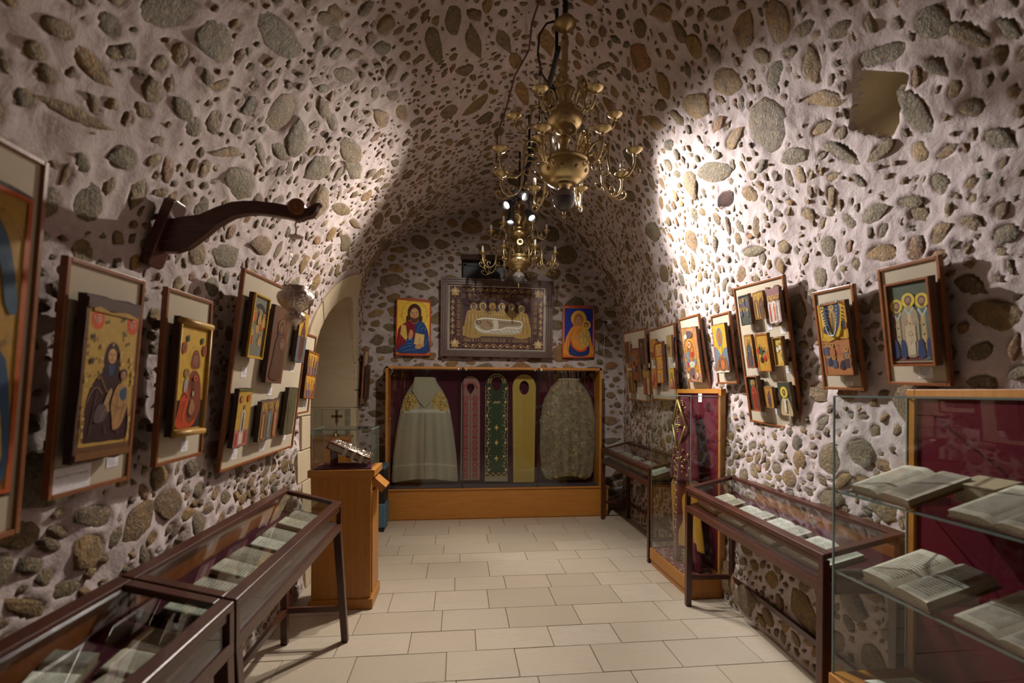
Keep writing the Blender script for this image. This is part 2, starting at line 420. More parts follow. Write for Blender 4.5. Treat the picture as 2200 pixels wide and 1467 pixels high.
def wall_x(z, y, side=-1):   # x of the bare wall at a height
    w = float(sstep(np.array(y), 4.6, 6.0)); h = NI // 2
    sl = slice(0, h) if side < 0 else slice(h, NI)
    def f(A):
        zz, xx = A[sl, 1], A[sl, 0]; o = np.argsort(zz); return float(np.interp(z, zz[o], xx[o]))
    x = f(PN) * (1 - w) + f(PF) * w
    return x if side < 0 else x - .045 * (6 - y) * float(sstep(np.array(x), .6, 1.8))
# niche opening in the left wall
NY0, NY1, NZS, NZA = 4.06, 5.80, 1.50, 2.40
NYC, NHW = (NY0 + NY1) / 2, (NY1 - NY0) / 2
def in_niche(y, z, m=0.0):
    e = ((y - NYC) / (NHW + m)) ** 2 + (np.maximum(z - NZS, 0) / (NZA - NZS + m)) ** 2
    return (e < 1) & (np.abs(y - NYC) < NHW + m)

def place_stones(U, V, forbid, cell_ok, plan, seed, first=(), low=None):
    """dart throwing of elongated stones on metric coordinates (u,v)"""
    r = random.Random(seed); placed = []; G = {}
    u0, u1, v0, v1 = U[0], U[1], V[0], V[1]; cs = .2
    for s_ in first:
        if forbid(s_[0], s_[1], s_[3] * .8): continue
        placed.append(s_); G.setdefault((int(s_[0] / cs), int(s_[1] / cs)), []).append(s_[:5])
    for (n, a0, a1, asp, gap) in plan:
        for _ in range(n):
            u, v = r.uniform(u0, u1), r.uniform(v0, v1); a = r.uniform(a0, a1)
            if low is not None and a0 >= .02 and r.random() < (.45 if a0 < .06 else .2) and not low(u): u = r.choice([r.uniform(0, 1.2), r.uniform(u1 - 1.2, u1)])
            if forbid(u, v, a): continue
            g_ = gap if low is None or not low(u) else gap * .25
            b = a / r.uniform(1.05, asp); ang = cell_ok(u, v, r)
            ok = True; R = int((a + .25) / cs) + 1; gi, gj = int(u / cs), int(v / cs)
            for di in range(-R, R + 1):
                for dj in range(-R, R + 1):
                    for (uu, vv, aa, bb, an, *_t) in G.get((gi + di, gj + dj), ()):
                        dx, dy = u - uu, v - vv; d = math.hypot(dx, dy)
                        if d > a + aa + g_: continue
                        t = math.atan2(dy, dx)
                        ra = a * b / math.hypot(b * math.cos(t - ang), a * math.sin(t - ang))
                        rb = aa * bb / math.hypot(bb * math.cos(t - an), aa * math.sin(t - an))
                        if d < (ra + rb) * .97 + g_: ok = False; break
                    if not ok: break
                if not ok: break
            if ok: s_ = (u, v, a, b, ang); placed.append(s_); G.setdefault((gi, gj), []).append(s_)
    return placed
# unit stone meshes, x and y in -1..1, z up: angular outlines, nearly flat faces
STONES = []
for k in range(48):
    r = random.Random(100 + k); n = 10; mc = r.choice([4, 4, 5, 5, 6, 7]); ca = sorted(2 * PI * (i + r.uniform(-.30, .30)) / mc for i in range(mc))
    cp = [(math.cos(a) * k_, math.sin(a) * k_) for a in ca for k_ in (r.uniform(1.0, 1.30) + (.1 if mc < 5 else 0),)]; per = []
    for i in range(mc):
        for j in range(8): f = j / 8; p0, p1 = cp[i], cp[(i + 1) % mc]; q = 1 - 4 * .10 * f * (f - 1); per.append(((p0[0] * (1 - f) + p1[0] * f) * q, (p0[1] * (1 - f) + p1[1] * f) * q))
    o_ = [per[int(i * len(per) / n)] for i in range(n)]; o_ = [(x * r.uniform(.94, 1.04), y * r.uniform(.94, 1.04)) for x, y in o_]
    tilt = (r.uniform(-.3, .3), r.uniform(-.3, .3)); vs = []
    for ring, (q, z) in enumerate(((1.05, -1.6), (.90, .55), (.50, .85))):
        for i in range(n):
            if ring == 2 and i % 2: continue
            x, y = q * o_[i][0], q * o_[i][1]
            vs.append((x, y, z + (r.uniform(-.3, .3) if ring else 0) + (tilt[0] * x + tilt[1] * y if ring else 0)))
    vs.append((r.uniform(-.15, .15), r.uniform(-.15, .15), 1.0 + r.uniform(-.3, .15)))
    fs = []
    for i in range(n):
        j = (i + 1) % n; fs.append((i, j, n + j, n + i))
    for i in range(n // 2):
        a, b, c2 = n + 2 * i, n + (2 * i + 1) % n, n + (2 * i + 2) % n; p_, q_ = 2 * n + i, 2 * n + (i + 1) % (n // 2)
        fs += [(a, b, p_), (b, c2, q_), (b, q_, p_), (p_, q_, 2 * n + n // 2)]
    STONES.append((vs, fs))
STME = []
for vs, fs in STONES:
    me = bpy.data.meshes.new('stone'); me.from_pydata(vs, [], fs); me.polygons.foreach_set('use_smooth', [True] * len(fs)); me.materials.append(STONE); me.update(); STME.append(me)
camv = np.array(CAM)
def cam_size(p, a):
    d = p - camv; x = d[0] * math.cos(th) - d[1] * math.sin(th); y = d[0] * math.sin(th) + d[1] * math.cos(th)
    if y < .3: return -1 / (1 + abs(y))
    if abs(x / y) > 1.15 or d[2] / y > .9 or d[2] / y < -.7: return a / y * .01
    return a / y
def emit_stones(lst, parent, hscale=.012):
    """lst of (pos, n, t, a, b, h) -> the 300 that show largest as parts, the rest joined"""
    order = sorted(lst, key=lambda s: -cam_size(s[0], math.sqrt(s[3] * s[4])))
    r = random.Random(5)
    for s in order[:300]:
        p, n, t, a, b, h, tint = s; n = Vector(n).normalized(); t = Vector(t); t = (t - n * t.dot(n)).normalized(); bt = n.cross(t)
        M = Matrix(((t.x * a, bt.x * b, n.x * h, p[0]), (t.y * a, bt.y * b, n.y * h, p[1]), (t.z * a, bt.z * b, n.z * h, p[2]), (0, 0, 0, 1)))
        o = bpy.data.objects.new('stone', STME[r.randrange(48)]); C.objects.link(o); o.parent = parent; o.matrix_local = M
        if tint is not None: o.color = (tint, 0, 0, .5)
    rest = order[300:]
    if rest:
        V, Fq, T = [], [], []; off = 0
        for s in rest:
            p, n, t, a, b, h, tint = s; n = np.array(n) / np.linalg.norm(n); t = np.array(t); t = t - n * t.dot(n); t /= np.linalg.norm(t); bt = np.cross(n, t)
            vs, fs = STONES[r.randrange(48)]; A = np.array(vs); V.append(p + A[:, :1] * a * t + A[:, 1:2] * b * bt + A[:, 2:] * h * n)
            Fq += [tuple(i + off for i in f) for f in fs]; T += [r.random()] * len(vs); off += len(vs)
        me = bpy.data.meshes.new('small_stones'); me.from_pydata(np.vstack(V).tolist(), [], Fq)
        me.polygons.foreach_set('use_smooth', [True] * len(Fq)); at = me.attributes.new('tint', 'FLOAT', 'POINT'); at.data.foreach_set('value', T)
        me.materials.append(STONEJ); me.update(); o = bpy.data.objects.new('small_stones', me); C.objects.link(o); o.parent = parent; o['kind'] = 'stuff'
def stamp(D, Ugrid, Vgrid, stones, cell_u, cell_v_arr):
    """mortar sinks under each stone and swells at its edge"""
    for (u, v, a, b, an, *_t) in stones:
        R = a * 1.7; i0, i1 = np.searchsorted(Ugrid, [u - R, u + R]); j0, j1 = np.searchsorted(cell_v_arr, [v - R, v + R])
        if i1 <= i0 or j1 <= j0: continue
        du = Ugrid[i0:i1, None] - u; dv = cell_v_arr[None, j0:j1] - v
        x = du * math.cos(an) + dv * math.sin(an); y = -du * math.sin(an) + dv * math.cos(an)
        e = np.sqrt((x / a) ** 2 + (y / b) ** 2); w = min(a, b)
        D[i0:i1, j0:j1] += np.where(e < .80, -.016 * np.clip((.80 - e) * 5, 0, 1), .004 * np.exp(-((e - 1.05) * w / .016) ** 2))
def grid_mesh(name, P3, keep=None, mat=MORTAR):
    ni, nj = P3.shape[:2]; idx = np.arange(ni * nj).reshape(ni, nj)
    q = np.stack([idx[:-1, :-1], idx[1:, :-1], idx[1:, 1:], idx[:-1, 1:]], -1)
    q = q[keep] if keep is not None else q.reshape(-1, 4)
    used = np.unique(q); remap = -np.ones(ni * nj, int); remap[used] = np.arange(len(used)); q = remap[q]; V = P3.reshape(-1, 3)[used]
    me = bpy.data.meshes.new(name); me.vertices.add(len(V)); me.vertices.foreach_set('co', V.astype('f').ravel())
    me.loops.add(len(q) * 4); me.loops.foreach_set('vertex_index', q.astype('i').ravel())
    me.polygons.add(len(q)); me.polygons.foreach_set('loop_start', np.arange(0, len(q) * 4, 4, dtype='i')); me.polygons.foreach_set('loop_total', np.full(len(q), 4, 'i'))
    me.polygons.foreach_set('use_smooth', np.ones(len(q), bool)); me.update(calc_edges=True); me.validate(); me.materials.append(mat); return me
def at_base(u, v):
    i = min(max(u / CELL, 0), NI - 1.001); j = float(np.interp(v, YS, np.arange(NJ))); j = min(j, NJ - 1.001)
    i0, j0 = int(i), int(j); return BASE[i0, j0] * (1 - (i - i0)) + BASE[min(i0 + 1, NI - 1), j0] * (i - i0) + (BASE[i0, min(j0 + 1, NJ - 1)] - BASE[i0, j0]) * (j - j0), NRM[i0, j0]
ztop = lambda p: p[2]
def forbid_v(u, v, a):
    p, _ = at_base(u, v)
    if p[2] < a * .8: return True
    if p[0] < 0 and in_niche(v, p[2], .24 + a): return True
    if v > YB - a * .9: return True
    return False
def ang_v(u, v, r):   # stones lie mostly along the courses, tangled near the crown
    p, _ = at_base(u, v); return r.gauss(PI / 2, .5) if p[2] < 1.9 else r.gauss(.5, .9)
SEEDS = [
  (2.758, 1.634, 0.123, 0.062, -2.36, 0.12), (2.816, 1.852, 0.095, 0.062, 1.31, 0.2), (3.063, 2.069, 0.16, 0.057, -1.8, 0.12), (2.453, 1.504, 0.072, 0.029, -1.57, 0.45), (2.308, 1.504, 0.12, 0.022, -1.82, 0.48), (2.09, 1.62, 0.069, 0.055, 0.96, 0.12),
  (2.511, 2.403, 0.134, 0.082, 1.5, 0.15), (2.889, 2.403, 0.111, 0.11, -3.14, 0.3), (2.874, 2.606, 0.115, 0.082, 1.81, 0.15), (2.526, 1.721, 0.041, 0.041, 3.14, 0.3), (2.555, 1.866, 0.058, 0.029, -1.57, 0.2), (2.54, 1.953, 0.054, 0.039, -1.91, 0.2),
  (2.279, 1.707, 0.062, 0.041, -2.04, 0.15), (2.192, 1.562, 0.033, 0.022, 1.87, 0.1), (2.323, 2.809, 0.106, 0.06, 1.4, 0.55), (2.177, 2.519, 0.133, 0.055, -1.76, 0.1), (2.119, 2.243, 0.083, 0.051, 1.77, 0.3), (2.729, 1.968, 0.055, 0.023, -2.4, 0.45),
  (2.874, 3.548, 0.16, 0.042, -1.82, 0.3), (2.903, 3.925, 0.16, 0.029, -1.73, 0.3), (3.861, 2.838, 0.152, 0.055, -1.7, 0.2), (4.006, 2.765, 0.134, 0.056, -1.68, 0.15), (4.137, 3.012, 0.16, 0.051, -1.8, 0.2), (4.152, 2.809, 0.067, 0.035, -2.13, 0.3),
  (4.369, 3.142, 0.156, 0.046, -1.96, 0.2), (4.485, 3.389, 0.098, 0.045, -2.07, 0.5), (4.079, 3.229, 0.095, 0.051, -2.41, 0.1), (4.674, 3.215, 0.138, 0.06, -1.91, 0.5), (5.139, 3.186, 0.105, 0.022, 2.15, 0.15), (5.081, 3.331, 0.074, 0.028, 2.13, 0.15),
  (4.877, 3.722, 0.114, 0.056, -1.84, 0.5), (4.587, 3.795, 0.16, 0.055, -1.9, 0.48), (5.356, 2.896, 0.096, 0.081, -2.05, 0.82), (5.356, 2.533, 0.093, 0.052, 2.29, 0.45), (5.647, 2.272, 0.085, 0.032, 2.13, 0.3), (5.806, 2.214, 0.086, 0.071, -1.87, 0.45),
  (5.922, 2.04, 0.106, 0.06, -2.65, 0.45), (5.966, 2.2, 0.053, 0.032, 2.48, 0.3), (5.618, 2.519, 0.079, 0.059, 2.91, 0.48), (5.908, 2.475, 0.103, 0.074, -0.7, 0.5), (6.082, 2.185, 0.08, 0.037, -1.83, 0.2), (5.85, 2.765, 0.116, 0.073, 2.16, 0.45),
  (6.039, 2.693, 0.075, 0.031, -1.71, 0.82), (6.169, 2.635, 0.094, 0.036, -1.8, 0.5), (6.46, 2.272, 0.091, 0.039, 1.87, 0.2), (6.372, 1.504, 0.073, 0.044, 2.36, 0.1), (6.343, 1.721, 0.138, 0.041, 1.93, 0.12), (6.329, 2.011, 0.112, 0.039, 2.04, 0.45),
  (6.605, 1.663, 0.12, 0.042, 2.86, 0.12), (6.576, 2.026, 0.114, 0.032, 2.43, 0.15), (6.663, 1.837, 0.075, 0.031, -1.71, 0.3), (6.692, 1.489, 0.044, 0.029, 2.04, 0.3), (6.503, 1.547, 0.053, 0.022, 2.59, 0.15), (6.474, 1.431, 0.074, 0.028, 2.59, 0.3),
  (6.227, 2.939, 0.16, 0.064, 1.9, 0.1), (6.895, 1.924, 0.072, 0.044, 1.57, 0.2), (6.91, 1.765, 0.06, 0.028, 1.89, 0.2), (6.968, 1.736, 0.047, 0.027, 1.87, 0.3), (6.793, 2.838, 0.117, 0.029, 1.7, 0.2), (7.069, 1.924, 0.089, 0.043, 1.68, 0.48),
  (6.242, 4.056, 0.132, 0.086, 1.77, 0.12), (6.489, 2.678, 0.075, 0.042, 2.33, 0.5), (6.75, 2.316, 0.047, 0.027, 2.06, 0.5), (6.431, 2.084, 0.072, 0.029, 1.57, 0.45), (3.411, 3.099, 0.124, 0.051, -1.85, 0.48), (3.571, 3.229, 0.133, 0.041, -1.73, 0.5),
  (3.135, 3.128, 0.16, 0.068, -1.72, 0.3), (2.889, 2.954, 0.123, 0.082, 1.11, 0.15), (3.106, 3.316, 0.152, 0.055, -1.7, 0.2), (2.337, 1.91, 0.047, 0.027, 2.65, 0.82), (3.324, 5.81, 0.16, 0.094, -1.79, 0.12), (2.744, 3.998, 0.16, 0.068, 1.72, 0.15),
  (3.106, 4.331, 0.16, 0.064, 1.61, 0.3), (3.266, 4.636, 0.16, 0.056, -1.88, 0.3), (3.092, 2.635, 0.092, 0.032, 1.63, 0.3), (3.106, 2.765, 0.092, 0.032, 1.63, 0.2), (2.773, 2.577, 0.094, 0.036, -1.8, 0.2), (2.685, 2.432, 0.092, 0.022, 1.87, 0.2),
  (2.569, 2.214, 0.098, 0.022, -2.02, 0.45), (3.266, 2.533, 0.085, 0.039, -2.04, 0.3), (3.295, 2.185, 0.085, 0.032, -2.13, 0.3), (3.339, 2.2, 0.065, 0.032, -2.04, 0.45), (3.31, 2.287, 0.074, 0.028, -2.13, 0.3), (6.837, 1.417, 0.063, 0.03, 2.46, 0.15),
  (7.069, 1.533, 0.047, 0.027, 2.06, 0.3), (7.142, 1.431, 0.043, 0.029, 1.57, 0.1), (6.939, 1.518, 0.029, 0.022, 1.57, 0.45), (6.881, 2.069, 0.055, 0.023, 2.4, 0.2), (6.068, 2.055, 0.047, 0.027, 2.06, 0.3), (6.155, 1.808, 0.06, 0.028, 1.89, 0.3),
  (5.313, 4.186, 0.115, 0.101, -2.19, 0.3), (5.864, 4.099, 0.121, 0.061, 1.98, 0.2), (2.453, 1.721, 0.043, 0.022, -1.57, 0.3), (2.381, 1.344, 0.033, 0.022, -1.8, 0.3), (2.264, 1.359, 0.029, 0.022, -1.57, 0.15), (2.468, 1.373, 0.046, 0.022, -1.93, 0.3),
  (2.352, 1.388, 0.029, 0.022, -1.57, 0.3), (2.584, 1.504, 0.043, 0.029, -1.57, 0.2), (2.569, 1.591, 0.029, 0.022, -1.57, 0.2), (2.54, 1.562, 0.038, 0.022, -2.12, 0.3), (2.119, 1.417, 0.021, 0.022, 3.14, 0.3), (6.59, 1.373, 0.033, 0.022, 2.85, 0.3),
  (6.532, 1.33, 0.053, 0.022, 2.59, 0.2), (6.039, 1.939, 0.06, 0.028, 1.89, 0.3), (5.487, 2.533, 0.074, 0.045, -3.02, 0.3),
]
PLAN = [(30, .105, .15, 1.7, .02), (260, .07, .105, 2.0, .018), (2600, .042, .07, 2.3, .014), (12000, .024, .042, 2.5, .012), (22000, .011, .024, 2.4, .011)]
REC_UV = (6.49, 1.80); HOLE_UV = (6.43, 2.93)
def forbid_r(u, v, a): return forbid_v(u, v, a) or math.hypot(u - REC_UV[0], v - REC_UV[1]) < .14 + a * .5 or math.hypot(u - HOLE_UV[0], (v - HOLE_UV[1]) * .8) < .05 + a * .6
VS = place_stones((0, seg[-1]), (.35, YB), forbid_r, ang_v, PLAN, 3, SEEDS, lambda u: u < 1.15 or u > seg[-1] - 1.2)
Ug = par; Dv = np.zeros((NI, NJ)); UU, VV = np.meshgrid(Ug, YS, indexing='ij')
Dv += .040 * vnoise(UU, VV + 9, .55, 1) + .022 * vnoise(UU, VV + 9, .17, 2) + .008 * vnoise(UU + 5, VV + 9, .06, 3) + .003 * vnoise(UU + 5, VV + 9, .03, 4)
stamp(Dv, Ug, YS, VS, CELL, YS)
du_, dv_ = UU - REC_UV[0], VV - REC_UV[1]; sq = np.maximum(np.abs(du_ * .8 + dv_ * .6), np.abs(-du_ * .6 + dv_ * .8) * 1.0)
Dv = np.where(sq < .115, -.19 * np.clip((.115 - sq) / .075, 0, 1) ** .9, Dv)
e2 = np.hypot(du_ * 0 + (UU - HOLE_UV[0]) / .045, (VV - HOLE_UV[1]) / .085); Dv = np.where(e2 < 1, -.14 * np.clip((1 - e2) * 3, 0, 1), Dv)
lowleft = (BASE[..., 0] < 0) & (BASE[..., 2] < 1.25)
Dv[lowleft] += (.03 * vnoise(UU, VV, .09, 6))[lowleft]
mg = np.where((BASE[..., 0] < 0) & in_niche(BASE[..., 1], BASE[..., 2], .22), .15, 1.0); Dv *= mg
VP = BASE + NRM * Dv[..., None]
rec_i, rec_j = np.where(sq < .108); ri0, ri1, rj0, rj1 = rec_i.min(), rec_i.max(), rec_j.min(), rec_j.max()
iL = int(np.argmax(PN[:, 1] > 2.35)); iR = NI - 1 - int(np.argmax(PN[::-1, 1] > 2.35))
def dnear(u, v):
    i = int(u / CELL); j = int(np.interp(v, YS, np.arange(NJ))); return Dv[max(i - 4, 0):i + 5, max(j - 4, 0):j + 5].max()
WALLS = {}
for nm, a, b in (('wall_left', 0, iL), ('ceiling', iL, iR), ('wall_right', iR, NI - 1)):
    G = VP[a:b + 1]; keep = None
    if nm == 'wall_left':
        cy = (G[:-1, :-1, 1] + G[1:, 1:, 1]) / 2; cz = (G[:-1, :-1, 2] + G[1:, 1:, 2]) / 2; keep = ~in_niche(cy, cz, -.005)
    elif nm == 'ceiling':
        cy = (G[:-1, :-1, 1] + G[1:, 1:, 1]) / 2; cz = (G[:-1, :-1, 2] + G[1:, 1:, 2]) / 2; keep = ~(in_niche(cy, cz, -.005) & (G[:-1, :-1, 0] < 0))
    w = obj(nm, grid_mesh(nm, G, keep), None); w['kind'] = 'structure'; WALLS[nm] = w
    lst = []
    for s in VS:
        if not (a * CELL <= s[0] < b * CELL): continue
        p, n = at_base(s[0], s[1]); i, j = int(s[0] / CELL), int(np.interp(s[1], YS, np.arange(NJ)))
        tu = BASE[min(i + 1, NI - 1), j] - BASE[max(i - 1, 0), j]; tu = tu / np.linalg.norm(tu); t = tu * math.cos(s[4]) + np.array([0, 1, 0]) * math.sin(s[4])
        big = (.04 * vnoise(np.array(s[0]), np.array(s[1] + 9), .55, 1) + .022 * vnoise(np.array(s[0]), np.array(s[1] + 9), .17, 2))
        h = .010 + s[3] * .11; lst.append((p + n * (float(big) - .001 + rs.uniform(-.004, .004)), n, t, s[2], s[3], h, s[5] if len(s) > 5 else None))
    emit_stones(lst, w)
RG = (VP + NRM * .003)[ri0:ri1 + 1, rj0:rj1 + 1]; sk = sq[ri0:ri1, rj0:rj1] < .106
obj('recess_lining', grid_mesh('recess_lining', RG, sk, LIME), None, WALLS['ceiling'])
# back wall
BX = np.arange(-1.42, 2.35, CELL); BZ = np.arange(-.03, 4.02, CELL)
def inside_back(x, z, m=0):
    h = len(PF) // 2
    if z < 0: return False
    zl = float(np.interp(x, PF[:, 0][np.argsort(PF[:, 0])], PF[:, 1][np.argsort(PF[:, 0])])) if -1.05 < x < 1.95 else 0
    if -1.05 < x < 1.95: return z < zl - m
    xl = float(np.interp(z, PF[:h, 1], PF[:h, 0])); o = PF[h:][::-1]; xr = float(np.interp(z, o[:, 1], o[:, 0])); return xl + m < x < xr - m and z < 3
WX0, WX1, WZ0, WZ1 = .03, .62, 2.86, 3.17   # the small shuttered window
def forbid_b(u, v, a):
    if not inside_back(u, v, a * .7): return True
    if WX0 - a < u < WX1 + a and WZ0 - a < v < WZ1 + a: return True
    if -.8 < u < 1.7 and v < 1.6: return True
    return v < a
BS = place_stones((-1.2, 2.12), (0, 3.9), forbid_b, lambda u, v, r: r.gauss(0, .25), [(200, .10, .17, 2.6, .02), (700, .06, .11, 2.5, .018), (2500, .035, .06, 2.2, .016), (3500, .015, .035, 2, .014)], 8)
Bx, Bz = np.meshgrid(BX, BZ, indexing='ij'); Db = .03 * vnoise(Bx + 5, Bz, .5, 21) + .02 * vnoise(Bx + 5, Bz, .15, 22) + .008 * vnoise(Bx + 5, Bz, .05, 23)
stamp(Db, BX, BZ, BS, CELL, BZ)
BP = np.stack([Bx, YB - Db, Bz], -1); BP = BP[::-1]
cx_, cz_ = (BP[:-1, :-1, 0] + BP[1:, 1:, 0]) / 2, (BP[:-1, :-1, 2] + BP[1:, 1:, 2]) / 2
wb = obj('wall_back', grid_mesh('wall_back', BP, ~((cx_ > WX0) & (cx_ < WX1) & (cz_ > WZ0) & (cz_ < WZ1)), BACKMORTAR), None); wb['kind'] = 'structure'
lst = []
for s in BS:
    d = .03 * float(vnoise(np.array(s[0] + 5), np.array(s[1]), .5, 21)) + .02 * float(vnoise(np.array(s[0] + 5), np.array(s[1]), .15, 22))
    lst.append((np.array([s[0], YB - d, s[1]]), (0, -1, 0), (math.cos(s[4]), 0, math.sin(s[4])), s[2], s[3], .010 + s[3] * .08, None))
emit_stones(lst, wb)
# wall behind the camera
m = MB().box(-1.5, 2.3, -1.72, -1.6, -.02, 4.0); P(obj('wall_front', m, MORTAR), kind='structure')
# window with dark shutter high in the back wall
m = MB(); y0, y1 = YB - .02, YB + .22
m.box(WX0 - .05, WX0, y0 + .03, y1, WZ0 - .05, WZ1 + .05).box(WX1, WX1 + .05, y0 + .03, y1, WZ0 - .05, WZ1 + .05).box(WX0, WX1, y0 + .03, y1, WZ0 - .05, WZ0).box(WX0, WX1, y0 + .03, y1, WZ1, WZ1 + .05).box(WX0, WX1, y1 - .01, y1, WZ0, WZ1)
win = obj('window_1', m, BACKMORTAR, kind='structure')
NAVY = plain('blue black paint', (.022, .028, .045), .45)
obj('lintel', MB().box(WX0 - .01, WX1 + .01, YB - .035, YB + .10, WZ1 - .055, WZ1 + .01), DARKW, win, bev=.004)
obj('shutter', MB().box(WX0 + .02, WX1 - .01, YB + .10, YB + .13, WZ0, WZ1 - .05), NAVY, win)
sh = MB()
for a, b, c, d in ((WX0 + .03, WX0 + .31, WZ0 + .02, WZ1 - .08), (WX0 + .33, WX1 - .03, WZ0 + .02, WZ1 - .08)):
    sh.box(a, b, YB + .085, YB + .1, c, c + .025).box(a, b, YB + .085, YB + .1, d - .025, d).box(a, a + .03, YB + .085, YB + .1, c, d).box(b - .03, b, YB + .085, YB + .1, c, d)
obj('shutter_rail', sh, NAVY, win, bev=.002)
# niche lining with its limestone arch
out = [(NY0, 0.0), (NY0, .5), (NY0, 1.0)] + [(NYC - NHW * math.cos(a), NZS + (NZA - NZS) * math.sin(a)) for a in np.linspace(0, PI, 25)] + [(NY1, 1.0), (NY1, .5), (NY1, 0.0)]
m = MB(); n = len(out); XB = -1.98
front = [(wall_x(z, y) - .0, y, z) for y, z in out]; back = [(XB, y, z) for y, z in out]
m.add(front + back, [(i, i + 1, n + i + 1, n + i) for i in range(n - 1)] + [tuple(range(n, 2 * n))])
nic = obj('trim_1', m, LIME, kind='structure')
def surf_block(y0, y1, z0, z1, poly=None, t=.022, dep=.05):
    q = poly or [(y0, z0), (y1, z0), (y1, z1), (y0, z1)]
    f = [(wall_x(z, y) + t, y, z) for y, z in q]; b = [(wall_x(z, y) - dep, y, z) for y, z in q]
    return MB().hexa(f, b)
BW = .21
zz = [0, .27, .52, .8, 1.04, 1.3, 1.5]
for i in range(6):
    g = .004; w = BW + (.10 if i % 2 else 0)
    obj('stone_block', surf_block(NY0 - w, NY0 + .0, zz[i] + g, zz[i + 1] - g), LIME, nic, bev=.004)
    obj('stone_block', surf_block(NY1, NY1 + min(w, .2), zz[i] + g, zz[i + 1] - g), LIME, nic, bev=.004)
K = 9
for i in range(K):
    a0, a1 = PI * i / K + .008, PI * (i + 1) / K - .008; q = []
    for a in np.linspace(a0, a1, 4): q.append((NYC - NHW * math.cos(a), NZS + (NZA - NZS) * math.sin(a)))
    for a in np.linspace(a1, a0, 4): q.append((NYC - (NHW + BW) * math.cos(a), NZS + (NZA - NZS + BW) * math.sin(a)))
    obj('stone_block', surf_block(0, 0, 0, 0, q), LIME, nic, bev=.004)
# courses on the niche's own walls
for sgn, y in ((1, NY0), (-1, NY1)):
    for r_ in range(6):
        obj('stone_block', MB().box(XB + .01, -1.185, y - .01 * (sgn > 0) if sgn > 0 else y - .008, y + .008 if sgn > 0 else y + .01, zz[r_] + .003, zz[r_ + 1] - .003), LIME, nic, bev=.003)
# floor
fl = obj('floor', MB().box(-2.05, 2.2, -1.6, 6.15, -.06, -.006), GROUT, kind='structure')
rowsY = [5.74, 5.44, 5.14, 4.81, 4.53, 4.30, 3.95, 3.69, 3.37, 3.08, 2.83]
while rowsY[-1] > -1.5: rowsY.append(rowsY[-1] - .285)
rowsY = [6.05] + rowsY
J = {2.83: [-.56, -.06, .33, .78, 1.23], 3.08: [-.28, .11, .57, .98, 1.46], 3.37: [-.64, -.1, .33, .8, 1.39], 3.69: [-.47, -.16, .22, .69, 1.17], 3.95: [-.61, -.02, .37, .72, 1.11],
     4.30: [-.7, -.25, .26, .89, 1.35], 4.53: [-.4, .02, .62, 1.1], 4.81: [-.55, -.13, .4, .94, 1.44], 5.14: [-.22, .3, .79, 1.35]}
r = random.Random(4)
for i in range(len(rowsY) - 1):
    y1, y0 = rowsY[i], rowsY[i + 1]; xs = J.get(y1)
    if xs is None:
        xs = []; x = -1.15 + r.uniform(0, .3)
        while x < 1.9: xs.append(x); x += r.uniform(.38, .52)
    xs = list(xs)
    while xs[0] > -1.6: xs.insert(0, xs[0] - r.uniform(.38, .5))
    while xs[-1] < 1.75: xs.append(xs[-1] + r.uniform(.38, .5))
    xs.append(2.12)
    for a, b in zip(xs[:-1], xs[1:]):
        g = .0022; h = r.uniform(-.0008, .0008)
        obj('tile', MB().box(a + g, b - g, y0 + g, y1 - g, -.03, h), TILE, fl, bev=.0015)
# ---------------------------------------------------------------- glazed table cases with books
def bar(mb, p, q, w, h, up=(0, 0, 1)):
    """a square bar from p to q, w wide across, h high along up"""
    p, q, up = Vector(p), Vector(q), Vector(up); t = (q - p).normalized(); s = t.cross(up).normalized(); u = s.cross(t)
    c = lambda o, a, b: o + s * a * w / 2 + u * b * h / 2
    return mb.hexa([c(p, -1, -1), c(p, 1, -1), c(p, 1, 1), c(p, -1, 1)], [c(q, -1, -1), c(q, 1, -1), c(q, 1, 1), c(q, -1, 1)])
def case_matrix(o, e):
    o, e = Vector((*o, 0)), Vector((*e, 0)); x = (e - o).normalized(); y = Vector((-x.y, x.x, 0))
    return Matrix(((x.x, y.x, 0, o.x), (x.y, y.y, 0, o.y), (0, 0, 1, 0), (0, 0, 0, 1))), (e - o).length
ZF, ZB, ZL = .83, .92, .665
BEDF, BEDB = .715, .80
